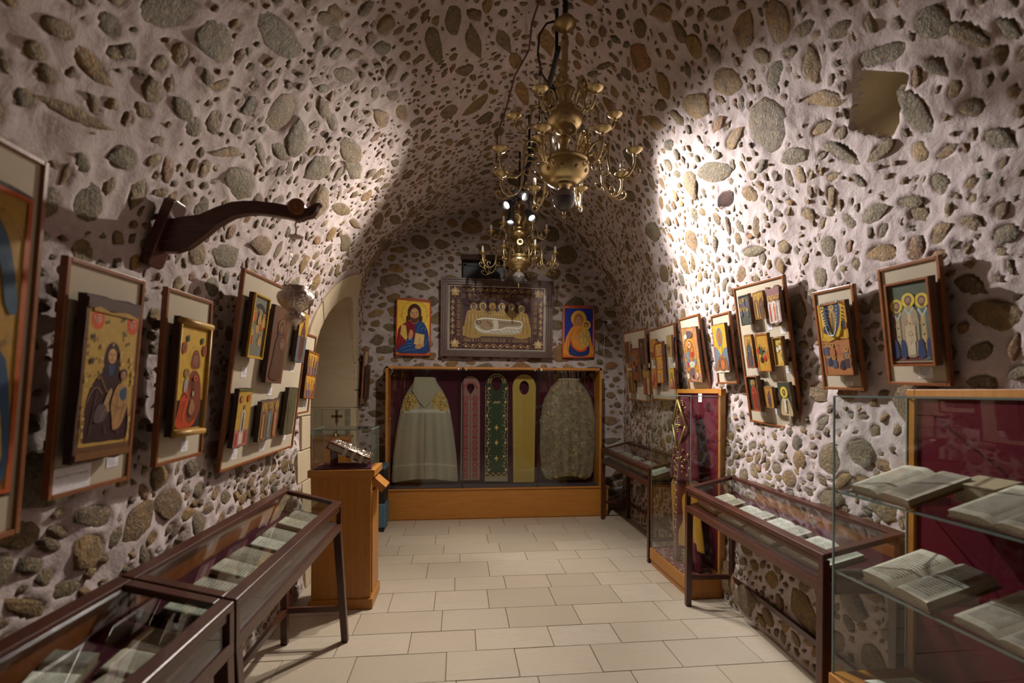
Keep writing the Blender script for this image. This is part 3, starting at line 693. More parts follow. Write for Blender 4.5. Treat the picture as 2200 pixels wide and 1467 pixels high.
def table_case(o, e, D, label, splay=0.0):
    M, L = case_matrix(o, e); t = thing('display_table', label, 'display case', M=M, group='glass topped table cases')
    zt = lambda y: ZF + (ZB - ZF) * y / D; w = .042
    m = MB()
    for (x0, x1, y0, y1) in ((0, L, 0, w), (0, L, D - w, D), (0, w, w, D - w), (L - w, L, w, D - w)):
        m.hexa([(x0, y0, zt(y0) - .024), (x1, y0, zt(y0) - .024), (x1, y1, zt(y1) - .024), (x0, y1, zt(y1) - .024)], [(x0, y0, zt(y0)), (x1, y0, zt(y0)), (x1, y1, zt(y1)), (x0, y1, zt(y1))])
    obj('top_frame', m, MAHOG, t, bev=.004)
    m = MB().box(0, L, 0, .03, ZL, ZL + .042).box(0, L, D - .03, D, ZL, ZL + .042).box(0, .03, .03, D - .03, ZL, ZL + .042).box(L - .03, L, .03, D - .03, ZL, ZL + .042)
    m.box(.006, L - .006, .006, .02, ZF - .05, ZF - .025)
    for x in (0, L - .03):
        m.box(x, x + .03, 0, .03, ZL + .042, ZF - .024).box(x, x + .03, D - .03, D, ZL + .042, ZB - .03)
    obj('case_frame', m, MAHOG, t, bev=.002)
    obj('base_board', MB().box(.02, L - .02, .02, D - .02, ZL + .004, ZL + .016), MAHOG, t)
    b = MB().hexa([(.03, .03, BEDF - .012), (L - .03, .03, BEDF - .012), (L - .03, D - .02, BEDB - .012), (.03, D - .02, BEDB - .012)], [(.03, .03, BEDF), (L - .03, .03, BEDF), (L - .03, D - .02, BEDB), (.03, D - .02, BEDB)])
    obj('felt_bed', b, MAROON, t)
    obj('back_panel', MB().box(.03, L - .03, D - .018, D - .008, ZL + .04, ZB - .03), FRAMEW, t)
    g = MB().hexa([(w - .006, w - .006, zt(w) - .014), (L - w + .006, w - .006, zt(w) - .014), (L - w + .006, D - w + .006, zt(D - w) - .014), (w - .006, D - w + .006, zt(D - w) - .014)],
                  [(w - .006, w - .006, zt(w) - .010), (L - w + .006, w - .006, zt(w) - .010), (L - w + .006, D - w + .006, zt(D - w) - .010), (w - .006, D - w + .006, zt(D - w) - .010)])
    obj('top_glass', g, GLASSG, t)
    obj('front_glass', MB().box(.028, L - .028, .012, .016, ZL + .04, ZF - .024), GLASS, t)
    for x in (.012, L - .016):
        gm = MB().prism([(.028, ZL + .04), (D - .028, ZL + .04), (D - .028, zt(D) - .03), (.028, zt(0) - .024)], x, x + .004, Matrix(((0, 0, 1, 0), (1, 0, 0, 0), (0, 1, 0, 0), (0, 0, 0, 1))))
        obj('end_glass', gm, GLASS, t)
    lw = .044
    for x in (.0, L - lw):
        for y, s in ((0, -splay), (D - lw, 0)):
            xs = x + lw / 2
            m = MB().hexa([(xs - lw * .42, y + s, 0), (xs + lw * .42, y + s, 0), (xs + lw * .42, y + s + lw * .84, 0), (xs - lw * .42, y + s + lw * .84, 0)],
                          [(xs - lw / 2, y, ZL + .002), (xs + lw / 2, y, ZL + .002), (xs + lw / 2, y + lw, ZL + .002), (xs - lw / 2, y + lw, ZL + .002)])
            obj('leg', m, MAHOG, t, bev=.003)
        obj('stretcher', bar(MB(), (x + lw / 2, lw * .6 - splay * .75, .20), (x + lw / 2, D - lw * .6, .20), .022, .032), MAHOG, t, bev=.002)
    obj('stretcher', MB().box(lw * .8, L - lw * .8, D - .04, D - .018, .18, .215), MAHOG, t, bev=.002)
    return t, M, L
_BK = {}
def book_meshes(w, d, t, pg):
    key = (w, d, t, pg)
    if key in _BK: return _BK[key]
    n = 9; res = []
    for s in (-1, 1):
        prof = []
        for i in range(n):
            f = i / (n - 1); z = t * (.52 + .50 * math.sin(min(f / .30, 1) * PI / 2) - .16 * f) if f < 1 else t * .80
            prof.append((s * f * w, z))
        vs, fs, uv, mi = [], [], [], []
        for (x, z) in prof:
            for y in (-d / 2, d / 2): vs.append((x, y, z))
        for (x, z) in prof:
            for y in (-d / 2, d / 2): vs.append((x * (1.0 if abs(x) < w * .9 else .985), y, .006))
        for i in range(n - 1):
            a = 2 * i; f = (a, a + 2, a + 3, a + 1) if s > 0 else (a, a + 1, a + 3, a + 2); fs.append(f); mi.append(0)
            u0, u1 = i / (n - 1), (i + 1) / (n - 1)
            if s < 0: u0, u1 = 1 - u0, 1 - u1
            uv += [(u0, 0), (u1, 0), (u1, 1), (u0, 1)] if s > 0 else [(u0, 0), (u0, 1), (u1, 1), (u1, 0)]
        b = 2 * n
        for i in range(n - 1):
            for y in (0, 1):
                f = (2 * i + y, 2 * i + 2 + y, b + 2 * i + 2 + y, b + 2 * i + y); fs.append(f); mi.append(1); uv += [(0, 0)] * 4
        e = 2 * (n - 1); fs.append((e, e + 1, b + e + 1, b + e)); mi.append(1); uv += [(0, 0)] * 4
        me = bpy.data.meshes.new('page_block'); me.from_pydata(vs, [], fs); me.materials.append(PAGES[pg]); me.materials.append(EDGE)
        me.polygons.foreach_set('material_index', mi); me.polygons.foreach_set('use_smooth', [m_ == 0 for m_ in mi])
        ul = me.uv_layers.new(name='UVMap'); ul.data.foreach_set('uv', [c for q in uv for c in q]); me.update(); res.append(me)
    c = MB().box(-w - .006, -.008, -d / 2 - .005, d / 2 + .005, 0, .005).box(.008, w + .006, -d / 2 - .005, d / 2 + .005, 0, .005).box(-.012, .012, -d / 2 - .005, d / 2 + .005, .0, .004)
    cm = c.mesh('cover'); cm.materials.append(LEATHER); _BK[key] = (res[0], res[1], cm); return _BK[key]
def open_book(M, w, d, t, pg, label, group=None):
    l, r_, c = book_meshes(w, d, t, pg); o = thing('open_book', label, 'book', M=M, group=group)
    obj('cover', c, None, o); obj('page_block', l, None, o); obj('page_block', r_, None, o); return o
def on_bed(TM, D, x, y, turn=0, lift=.001):
    sl = math.atan2(BEDB - BEDF, D - .05); z = BEDF + (y - .03) * math.tan(sl)
    return TM @ Matrix.Translation((x, y, z + lift)) @ Matrix.Rotation(sl, 4, 'X') @ Matrix.Rotation(turn, 4, 'Z')
tA, MA, LA = table_case((-.70, 1.645), (-.691, 3.03), .345, 'dark mahogany glass-topped table case along the left wall, the far one beside the wooden pedestal', .045)
tB, MB_, LB = table_case((-.722, .27), (-.702, 1.635), .345, 'dark mahogany table case in the near left corner, cut by the picture edge', .02)
tC, MC, LC = table_case((1.594, 3.30), (1.500, 1.866), .36, 'dark mahogany table case between the standing vestment case and the glass book shelves', .0)
tD, MD, LD = table_case((1.675, 5.62), (1.66, 4.12), .35, 'dark mahogany table case in the far right corner beside the robe showcase', .0)
for i, (x, y, w, d, t, pg, tu, lb) in enumerate([
        (.175, .155, .135, .20, .022, 2, .03, 'open manuscript nearest the near end of the far left table case, pages greenish pale'),
        (.50, .155, .145, .215, .030, 0, -.03, 'second open manuscript from the near end of the far left table case'),
        (.83, .155, .140, .20, .026, 2, .02, 'third open manuscript from the near end of the far left table case'),
        (1.17, .155, .150, .19, .034, 0, -.02, 'farthest open manuscript in the left table case, next to the wooden pedestal')]):
    open_book(on_bed(MA, .345, x, y, tu), w, d, t, pg, lb, 'open manuscripts in the far left table case')
for i, (x, y, w, d, t, pg, tu, lb) in enumerate([
        (1.20, .135, .110, .165, .020, 1, .05, 'open book at the far end of the near left table case, by the dividing rail'),
        (.97, .12, .105, .15, .018, 0, -.06, 'small open book in front of the thick wavy one in the near left table case'),
        (1.03, .262, .085, .095, .040, 2, .25, 'thick old book with wavy pages against the back of the near left table case'),
        (.72, .15, .13, .19, .02, 2, .02, 'open manuscript at the bottom left edge of the picture in the near left table case')]):
    open_book(on_bed(MB_, .345, x, y, tu), w, d, t, pg, lb, 'open books in the near left table case')
for i, (x, y, w, d, t, pg, tu, lb) in enumerate([
        (.235, .155, .13, .21, .034, 0, -.05, 'open manuscript at the far end of the near right table case'),
        (.545, .15, .135, .215, .024, 2, .03, 'second open manuscript from the far end of the near right table case'),
        (.86, .15, .14, .22, .026, 2, -.02, 'third open manuscript from the far end of the near right table case'),
        (1.20, .15, .145, .21, .024, 2, .02, 'open manuscript at the near end of the right table case, by the glass shelves')]):
    open_book(on_bed(MC, .36, x, y, tu), w, d, t, pg, lb, 'open manuscripts in the near right table case')
for i, (x, w, d, t, pg, lb) in enumerate([(.25, .13, .2, .03, 0, 'open manuscript in the far right table case next to the robe showcase'), (.6, .14, .2, .03, 2, 'second open manuscript from the showcase in the far right table case'),
        (.95, .135, .2, .026, 0, 'third open manuscript from the showcase in the far right table case'), (1.28, .135, .21, .022, 2, 'nearest open manuscript in the far right table case, by the vestment case')]):
    open_book(on_bed(MD, .35, x, .16, 0), w, d, t, pg, lb, 'open manuscripts in the far right table case')

# ---------------------------------------------------------------- the wooden pedestal with the gospel book
t = thing('pedestal', 'tall honey-coloured wooden pedestal with sloping side box and glass cover, beyond the left table', 'pedestal', loc=(-.79, 3.60, 0))
obj('body', MB().box(-.20, .195, -.15, .15, .07, .905), ORANGE, t, bev=.003)
obj('plinth', MB().box(-.215, .21, -.165, .165, 0, .07), ORANGEX, t, bev=.004)
obj('top_board', MB().box(-.222, .222, -.17, .17, .905, .955), ORANGEX, t, bev=.004)
obj('side_door', MB().box(.195, .203, -.125, .125, .10, .80), ORANGE, t, bev=.002)
m = MB(); mt = Matrix.Translation((.235, -.02, .835)) @ Matrix.Rotation(math.radians(42), 4, 'Y')
m.box(-.055, .05, -.07, .11, -.024, .024, mt); obj('sloping_box', m, ORANGE, t, bev=.003)
obj('felt_pad', MB().box(-.19, .19, -.145, .145, .955, .963), MAROON, t)
g = obj('glass_cover', MB(), None, t) if False else None
m = MB(); a, b, c, d = -.197, .197, -.15, .15
for q in ((a, b, c, c + .004), (a, b, d - .004, d), (a, a + .004, c + .004, d - .004), (b - .004, b, c + .004, d - .004)): m.box(q[0], q[1], q[2], q[3], .955, 1.228)
m.box(a, b, c, d, 1.228, 1.233); obj('glass_cover', m, GLASSG, t)
def edges(x0, x1, y0, y1, z0, z1, par, e=.0022):
    mm = MB()
    for x in (x0, x1):
        for y in (y0, y1): mm.box(x - e, x + e, y - e, y + e, z0, z1)
    for y in (y0, y1): mm.box(x0, x1, y - e, y + e, z1 - e, z1 + e)
    for x in (x0, x1): mm.box(x - e, x + e, y0, y1, z1 - e, z1 + e)
    return obj('glass_edge', mm, GEDGE, par)
edges(a, b, c, d, .955, 1.231, t)
gb = thing('gospel_book', 'wine red velvet gospel book with silver relief cover, tilted under the glass cover', 'book',
           M=Matrix.Translation((-.775, 3.60, .963)) @ Matrix.Rotation(0, 4, 'Z'))
mt = Matrix.Translation((.02, 0, .095)) @ Matrix.Rotation(math.radians(24), 4, 'Y')
obj('page_block', MB().box(-.148, .138, -.098, .098, -.018, .018, mt), EDGE, gb)
obj('cover', MB().box(-.155, .145, -.105, .105, .018, .026, mt).box(-.155, .145, -.105, .105, -.026, -.018, mt).box(-.158, -.148, -.105, .105, -.026, .026, mt), MAROONL, gb, bev=.002)
m = MB(); r = random.Random(2)
m.box(-.15, .14, -.1, .1, .026, .029, mt)
for k in range(60):
    x, y = r.uniform(-.135, .125), r.uniform(-.09, .09); q = r.uniform(.006, .014)
    m.lathe([(q, .028), (q * .8, .033), (q * .3, .036)], 6, mt @ Matrix.Translation((x, y, 0)))
obj('silver_relief', m, SILVER, gb, smooth=True)
for y in (-.06, .0, .06): obj('clasp', MB().box(.02 + y, .045 + y, -.108, -.104, -.028, .028, mt), SILVER, gb)
st = thing('book_stand', 'dark red stand under the tilted gospel book', 'stand', loc=(-.775, 3.60, .963))
obj('base', MB().box(-.12, .14, -.06, .06, 0, .008), MAROONL, st); obj('upright', MB().box(-.115, -.09, -.06, .06, .008, .118), MAROONL, st)

# second pedestal, deep in the niche
t = thing('pedestal', 'small wooden pedestal with a glass box, standing in the arched niche', 'pedestal', loc=(-1.33, 5.22, 0))
obj('body', MB().box(-.20, .20, -.14, .14, 0, 1.0), ORANGE, t, bev=.003); obj('top_board', MB().box(-.22, .22, -.16, .16, 1.0, 1.03), ORANGEX, t, bev=.003)
m = MB(); a, b, c, d = -.10, .19, -.12, .12
for q in ((a, b, c, c + .004), (a, b, d - .004, d), (a, a + .004, c + .004, d - .004), (b - .004, b, c + .004, d - .004)): m.box(q[0], q[1], q[2], q[3], 1.03, 1.30)
m.box(a, b, c, d, 1.30, 1.304); obj('glass_cover', m, GLASSG, t); edges(a, b, c, d, 1.03, 1.302, t)
t = thing('cross', 'small dark wooden cross on a thin stand in the niche glass box', 'cross', loc=(-1.25, 5.22, 1.03))
obj('cross_body', MB().box(-.013, .013, -.008, .008, .13, .265).box(-.055, .055, -.008, .008, .185, .213), OLDW, t, bev=.002)
obj('stand', MB().lathe([(.03, 0), (.03, .006), (.004, .01), (.004, .14)], 12), DARKW, t)
t = thing('hand_bell', 'small brass bell beside the cross in the niche glass box', 'bell', loc=(-1.245, 5.145, 1.03))
obj('bell_body', MB().lathe([(.034, 0), (.03, .006), (.022, .02), (.018, .035), (.008, .042), (.004, .05)], 20), BRASS, t, smooth=True)
obj('handle', MB().lathe([(.005, .045), (.008, .055), (.004, .062), (.007, .068), (.002, .075)], 12), BRASS, t, smooth=True)
# blue and black wheeled unit
BLUE = plain('slate blue plastic', (.075, .15, .215), .45, bumpsc=60, bs=.1)
t = thing('wheeled_heater', 'blue and black box on casters between the pedestal and the robe showcase', 'heater', loc=(-.87, 5.42, 0))
obj('lower_body', MB().box(-.11, .11, -.14, .14, .045, .30), BLUE, t, bev=.012); obj('upper_body', MB().box(-.10, .10, -.13, .13, .30, .66), BLACKM, t, bev=.01)
obj('top_cover', MB().box(-.11, .11, -.14, .14, .66, .70), BLUE, t, bev=.01)
for x in (-.08, .08):
    for y in (-.11, .11):
        o = obj('caster', MB().lathe([(.018, -.012), (.022, -.008), (.022, .008), (.018, .012)], 14, Matrix.Translation((x, y, .022)) @ Matrix.Rotation(PI / 2, 4, 'Y')).box(x - .008, x + .008, y - .008, y + .008, .03, .05), BLACKM, t)

# ---------------------------------------------------------------- robe showcase on the back wall
CX0, CX1, CYF, CYB, CZ0, CZ1 = -.835, 1.722, 5.745, 6.0, .355, 1.78
t = thing('robe_showcase', 'wide wooden framed glass showcase of robes against the back wall', 'display case', loc=(0, 0, 0))
obj('base_cabinet', MB().box(-.835, 1.80, 5.725, 6.0, 0.012, .345), ORANGEX, t, bev=.004)
obj('base_top', MB().box(-.85, 1.812, 5.71, 6.0, .345, .362), ORANGEX, t, bev=.003)
obj('skirting', MB().box(-.828, 1.795, 5.732, 6.0, 0, .02), ORANGEX, t)
m = MB().box(CX0, CX0 + .03, CYF, CYB, CZ0, CZ1).box(CX1 - .03, CX1, CYF, CYB, CZ0, CZ1).box(CX0, CX1, CYF, CYB, CZ1 - .028, CZ1)
obj('case_frame', m, ORANGEX, t, bev=.003)
obj('back_panel', MB().box(CX0 + .03, CX1 - .03, CYB - .015, CYB - .003, .362, CZ1 - .03), MAROON, t)
PURP = cloth('purple felt', (.045, .022, .045)); obj('floor_cloth', MB().box(CX0 + .03, CX1 - .03, CYF + .01, CYB - .015, .362, .368), PURP, t)
ed = [CX0 + .022, .052, .945, CX1 - .022]
for i in range(3):
    obj('glass_door', MB().box(ed[i] + .0015, ed[i + 1] - .0015, CYF - .004 - (.007 if i == 1 else 0), CYF + .001 - (.007 if i == 1 else 0), .364, CZ1 - .02), GLASSG, t)
STRIP = glassm('greenish polished glass edge', (.62, .68, .68), 1.5, .15)
for x in (.052, .945): obj('joint_strip', MB().box(x - .012, x + .010, CYF - .02, CYF - .012, .364, CZ1 - .004), STRIP, t)
for x in (CX0 + .07, .0, .09, .90, .98, CX1 - .07): obj('clip', MB().box(x - .006, x + .006, CYF - .016, CYF - .004, CZ1 - .04, CZ1 - .015), SILVER, t)
obj('lock', MB().lathe([(.006, 0), (.006, .022)], 10, Matrix.Translation((CX0 + .06, CYF - .004, 1.18)) @ Matrix.Rotation(PI / 2, 4, 'X')), SILVER, t)

def garment(name, label, cx, z0, z1, widthf, mat, colf, depth=.05, folds=5, fa=.006, y=5.93, nx=44, nz=60, yoke=0, hem=0.0):
    """a robe hung flat: front sheet bulging towards the glass, flat back"""
    vs, fs, co = [], [], []
    for j in range(nz + 1):
        v = j / nz; hw = widthf(v)
        for i in range(nx + 1):
            u = i / nx * 2 - 1; bul = math.sqrt(max(0, 1 - abs(u) ** 2.6)) * depth
            f = fa * math.cos(u * folds * PI + .6 * math.sin(v * 4)) * (1 - v) ** .5 * 1.6
            z = z0 + (z1 - z0) * v + hem * (abs(u) ** 2 - .5) * (1 - v) ** 2
            vs.append((cx + hw * u, y - bul - f * (1 - u * u), z)); co.append(colf(u, v))
    W_ = nx + 1
    for j in range(nz):
        for i in range(nx): a = j * W_ + i; fs.append((a, a + 1, a + W_ + 1, a + W_))
    n = len(vs)
    for j in range(nz + 1):
        for i in (0, nx): vs.append((vs[j * W_ + i][0], y + .008, vs[j * W_ + i][2])); co.append(co[j * W_ + i])
    for j in range(nz):
        fs.append((j * W_, (j + 1) * W_, n + 2 * j + 2, n + 2 * j)); fs.append((j * W_ + nx, n + 2 * j + 1, n + 2 * j + 3, (j + 1) * W_ + nx)); fs.append((n + 2 * j, n + 2 * j + 2, n + 2 * j + 3, n + 2 * j + 1))
    me = bpy.data.meshes.new(name); me.from_pydata(vs, [], fs); me.polygons.foreach_set('use_smooth', [True] * len(fs))
    at = me.color_attributes.new('Col', 'FLOAT_COLOR', 'POINT'); at.data.foreach_set('color', [c for q in co for c in (*q, 1)])
    me.materials.append(mat); me.update(); return me
def robem(name, patt=0.0, dark=(.1, .08, .05), sc=14):
    n = N(name); a = n.n('ShaderNodeAttribute', attribute_name='Col').outputs['Color']; c = n.coord()
    w = n.noise(n.coord('Object', (1, 1, .25)), 330, 2); p_ = n.noise(c, sc, 5, .7, 2.0)
    col = n.mix(n.math('MULTIPLY', w, .55), a, n.mix(1.0, a, (.55, .52, .48), 'MULTIPLY'))
    if patt:
        col = n.mix(n.math('MULTIPLY', n.ramp(p_, [(.50, (0, 0, 0)), (.57, (1, 1, 1))]), patt), col, dark)
        v = n.n('ShaderNodeTexVoronoi'); v.inputs['Scale'].default_value = sc * 1.2; n.l(c, v.inputs['Vector'])
        col = n.mix(n.math('MULTIPLY', n.ramp(v.outputs['Distance'], [(.12, (1, 1, 1)), (.22, (0, 0, 0))]), patt), col, (.48, .36, .10))
    return n.pbsdf(col, .75, bump=n.bump(w, .4, .002), sheen=.2, spec=.3)
ROBE1 = robem('silvery beige brocade'); ROBE2 = robem('faded floral brocade', .8, (.105, .08, .05), 13)
def w1(v):
    return np.interp(v, [0, .02, .25, .5, .66, .78, .88, .96, 1.0], [.385, .395, .375, .335, .300, .265, .20, .135, .12])
def c1(u, v):
    b = (.36, .335, .25); s = .5 + .5 * math.sin(u * 23)
    if .69 < v < .86 and abs(u) > .28:
        g = math.sin(u * 31 + v * 9) * math.sin(v * 60 + u * 7)
        return (.50, .37, .10) if g > -.15 else (.30, .26, .15)
    if .655 < v < .685: return (.52, .52, .46)
    if .14 < v < .165: return (.45, .43, .34)
    if abs(u) < .02 and v < .7: return (.20, .18, .13)
    k = 1 - .16 * s; return tuple(x * k for x in b)
o = garment('chasuble', '', -.395, .43, 1.655, w1, ROBE1, c1, .075, 4, .008, hem=-.05)
t = thing('chasuble', 'silvery beige bell-shaped robe with gold embroidered shoulders, left end of the showcase', 'robe', group=None)
obj('robe_body', o, None, t)
m = MB(); pts = [(-.165, 1.50), (-.13, 1.66), (.11, 1.66), (.165, 1.50), (.07, 1.36), (0, 1.30), (-.07, 1.36)]
vs = [(-.395 + x * .9, 5.852 - .012 * (1 - abs(x) / .17) - .004, z) for x, z in pts]; vs2 = [(x, y + .008, z) for x, y, z in vs]
m.hexa(vs2, vs); CO = cloth('hood brocade', (.33, .31, .22)); obj('collar_hood', m, CO, t, bev=.002)
for s in (-1, 1):
    mm = MB()
    for k in range(46):
        x = s * random.Random(k).uniform(.10, .265); z = 1.30 + random.Random(k + 9).uniform(0, .17) - (abs(x) - .1) * .35
        hw = float(w1((z - .43) / 1.225)); 
        if abs(x) > hw * .95: continue
        yy = 5.93 - math.sqrt(max(0, 1 - (abs(x) / hw) ** 2.6)) * .075 - .004
        q = random.Random(k + 4).uniform(.008, .017)
        mm.lathe([(q, .0), (q * .7, .005), (q * .2, .007)], 7, Matrix.Translation((-.395 + x, yy, z)) @ Matrix.Rotation(PI / 2, 4, 'X'))
    obj('gold_embroidery', mm, plain('gold bullion thread', (.62, .42, .10), .4, .7, var=.2), t, smooth=True)
def w2(v): return np.interp(v, [0, .02, .08, .3, .6, .8, .93, .985, 1.0], [.22, .29, .325, .35, .345, .30, .205, .135, .10])
def c2(u, v):
    f = math.sin(u * 11 + math.sin(v * 17) * 2) * math.sin(v * 27 + u * 3); b = (.27, .225, .145) if f > 0 else (.215, .175, .11)
    if v < .03: b = (.30, .21, .06)
    return b
o = garment('chasuble', '', 1.345, .435, 1.645, w2, ROBE2, c2, .07, 6, .007, hem=-.06)
t = thing('chasuble', 'brownish floral brocade robe with rounded hem, right end of the showcase', 'robe'); obj('robe_body', o, None, t)
obj('collar_band', MB().tube([(1.345 + .125 * math.cos(a), 5.885 + .02 * math.sin(a), 1.64 + .012 * math.sin(a)) for a in np.linspace(0, PI, 12)], .010), CO, t, smooth=True)
# stoles
def stole(cx, z0, z1, hwb, hwt, hx, hz0, hz1, slit, y=5.935):
    """closed outline with a neck hole, as a filled 2D curve"""
    cu = bpy.data.curves.new('stole', 'CURVE'); cu.dimensions = '2D'; cu.fill_mode = 'BOTH'; cu.extrude = .005; cu.bevel_depth = .002
    def spl(pts):
        s = cu.splines.new('POLY'); s.points.add(len(pts) - 1); s.use_cyclic_u = True
        for p, q in zip(s.points, pts): p.co = (q[0], q[1], 0, 1)
    R_ = hwt; top = [(R_ * math.cos(a), z1 - R_ * 1.15 + R_ * 1.15 * math.sin(a)) for a in np.linspace(0, PI, 22)]
    spl([(hwb, z0)] + top + [(-hwb, z0)])
    hc = (hz0 + hz1) / 2; hole = [(hx * math.cos(a) * (1 if math.sin(a) > 0 else 1 - .35 * slit * abs(math.sin(a))), hc + (hz1 - hz0) / 2 * math.sin(a)) for a in np.linspace(0, 2 * PI, 28, endpoint=False)]
    spl(hole[::-1])
    o = bpy.data.objects.new('tmp', cu); C.objects.link(o); bpy.context.view_layer.update(); dg = bpy.context.evaluated_depsgraph_get()
    me = bpy.data.meshes.new_from_object(o.evaluated_get(dg)); bpy.data.objects.remove(o)
    me.transform(Matrix.Translation((cx, y, 0)) @ Matrix.Rotation(PI / 2, 4, 'X')); me.materials.clear(); return me
def overlay(art, w, cx, zmid, y, parent, name='embroidery', mat=None):
    me = art.mesh(w, name, .00012, mat or EMB); me.transform(Matrix.Translation((cx, y, zmid)) @ Matrix.Rotation(PI / 2, 4, 'X')); return obj(name, me, None, parent)
RED = (.25, .035, .05); CREAM = (.42, .34, .24); GRN = (.02, .05, .022); GOLD = (.55, .40, .13); YEL = (.42, .29, .05)
def flower(a, x, y, r, c, c2=None):
    for k in range(5): a.ell(x + r * .6 * math.cos(k * 1.257 + .3), y + r * .6 * math.sin(k * 1.257 + .3), r * .42, r * .42, c, 7)
    a.ell(x, y, r * .3, r * .3, c2 or c, 6)
# red stole
t = thing('stole', 'red and cream embroidered stole split down the middle, left of the green stole', 'stole')
me = stole(.145, .42, 1.675, .115, .112, .048, 1.46, 1.60, 1.6); me.materials.append(cloth('rose cream silk', (.27, .15, .13))); obj('cloth', me, None, t)
a = Art(5.4); w = .23; k = 1 / w; bt = 5.4
a.line([(.5, .0), (.5, 4.55)], .035, (.05, .01, .02))
for s in (0, 1):
    for q in (.05, .44): x = q if s == 0 else 1 - q; a.line([(x, .05), (x, 4.2)], .022, CREAM)
    cxx = .25 if s == 0 else .75; r = random.Random(s)
    for j in range(15):
        yy = .22 + j * .29; a.ell(cxx, yy, .10, .10, RED, 10) if j % 2 else flower(a, cxx, yy, .12, RED, CREAM)
        a.rect(cxx - .13, yy + .125, cxx + .13, yy + .15, RED); a.ell(cxx - .12, yy + .02, .03, .05, RED, 6); a.ell(cxx + .12, yy + .02, .03, .05, RED, 6)
    for j in range(7):
        an = .25 + j * .2; xx = .5 + (.36) * math.cos(an) * (1 if s else -1); a.ell(xx, 4.75 + .36 * math.sin(an), .055, .055, RED, 8)
overlay(a, w, .145, .42 + 5.4 * w / 2, 5.9275, t)
# green stole
t = thing('stole', 'dark green velvet stole with gold vines and stars, hanging in the middle of the showcase', 'stole')
me = stole(.462, .46, 1.72, .142, .128, .066, 1.50, 1.69, .5); me.materials.append(plain('dark green velvet', (.014, .032, .016), .9, bumpsc=120, sheen=.3)); obj('cloth', me, None, t)
a = Art(4.5); w = .284; r = random.Random(5)
a.rect(.27, .3, .73, 3.2, (.018, .05, .018))
for x in (.025, .975): a.line([(x, .02), (x, 3.9)], .02, GOLD)
for x in (.26, .74): a.line([(x, .3), (x, 3.4)], .008, (.25, .2, .07))
for s in (-1, 1):
    bx = .5 + s * .365
    a.curve([(bx + .045 * math.sin(j * 1.5) * s, .12 + j * .14) for j in range(27)], .014, GOLD, 3)
    for j in range(26):
        yy = .14 + j * .145; flower(a, bx + .05 * math.sin(j * 2.1), yy, .055 if j % 4 == 1 else .024, GOLD, (.6, .5, .25))
        a.ell(bx + .10 * (1 if j % 2 else -1), yy + .04, .028, .014, GOLD, 6)
    for j in range(9):
        an = .1 + j * .17; a.ell(.5 + s * .37 * math.cos(an), 3.98 + .40 * math.sin(an), .035, .02, GOLD, 7); a.ell(.5 + s * .27 * math.cos(an), 3.98 + .50 * math.sin(an) * .62, .02, .02, GOLD, 6)
for j in range(24): a.ell(.05 + j * .039, .10 + .06 * math.sin(j), .022, .022, GOLD, 6)
for yy in (.78, 1.45, 2.1):
    a.poly([(.5 - .11, yy), (.5 - .03, yy + .03), (.5, yy + .15), (.53, yy + .03), (.61, yy), (.53, yy - .03), (.5, yy - .15), (.47, yy - .03)], GOLD)
    a.poly([(.5 - .07, yy + .07), (.5, yy + .02), (.57, yy + .07), (.52, yy), (.57, yy - .07), (.5, yy - .02), (.43, yy - .07), (.48, yy)], GOLD)
for q in range(6): a.ell(.38 + q * .05, 3.15 + .05 * (q % 2), .03, .03, GOLD, 7)
a.rect(.03, .0, .97, .02, GOLD)
overlay(a, w, .462, .46 + 4.5 * w / 2, 5.9275, t)
obj('fringe', MB().box(.462 - .14, .462 + .14, 5.930, 5.940, .40, .462), cloth('beige fringe', (.30, .27, .2), 500), t)
# yellow stole
t = thing('stole', 'plain mustard yellow stole with a round neck hole, right of the green stole', 'stole')
me = stole(.80, .385, 1.705, .128, .142, .062, 1.455, 1.63, 0); me.materials.append(cloth('mustard yellow silk', (.40, .275, .045), 200, (.30, .2, .035), .6, .3)); obj('cloth', me, None, t)
a = Art(5.1); w = .256; a.line([(.06, .05), (.06, 4.2)], .02, (.5, .4, .15)); a.line([(.94, .05), (.94, 4.2)], .02, (.5, .4, .15)); a.line([(.5, .05), (.5, 4.05)], .01, (.25, .16, .03))
for yy in (.55, .6, .1): a.rect(.04, yy, .96, yy + .012, (.55, .45, .2))
for j in range(18): a.line([(.25, 2.6 + j * .1), (.40, 2.68 + j * .1)], .014, (.55, .50, .36))
overlay(a, w, .80, .385 + 5.1 * w / 2, 5.9275, t)
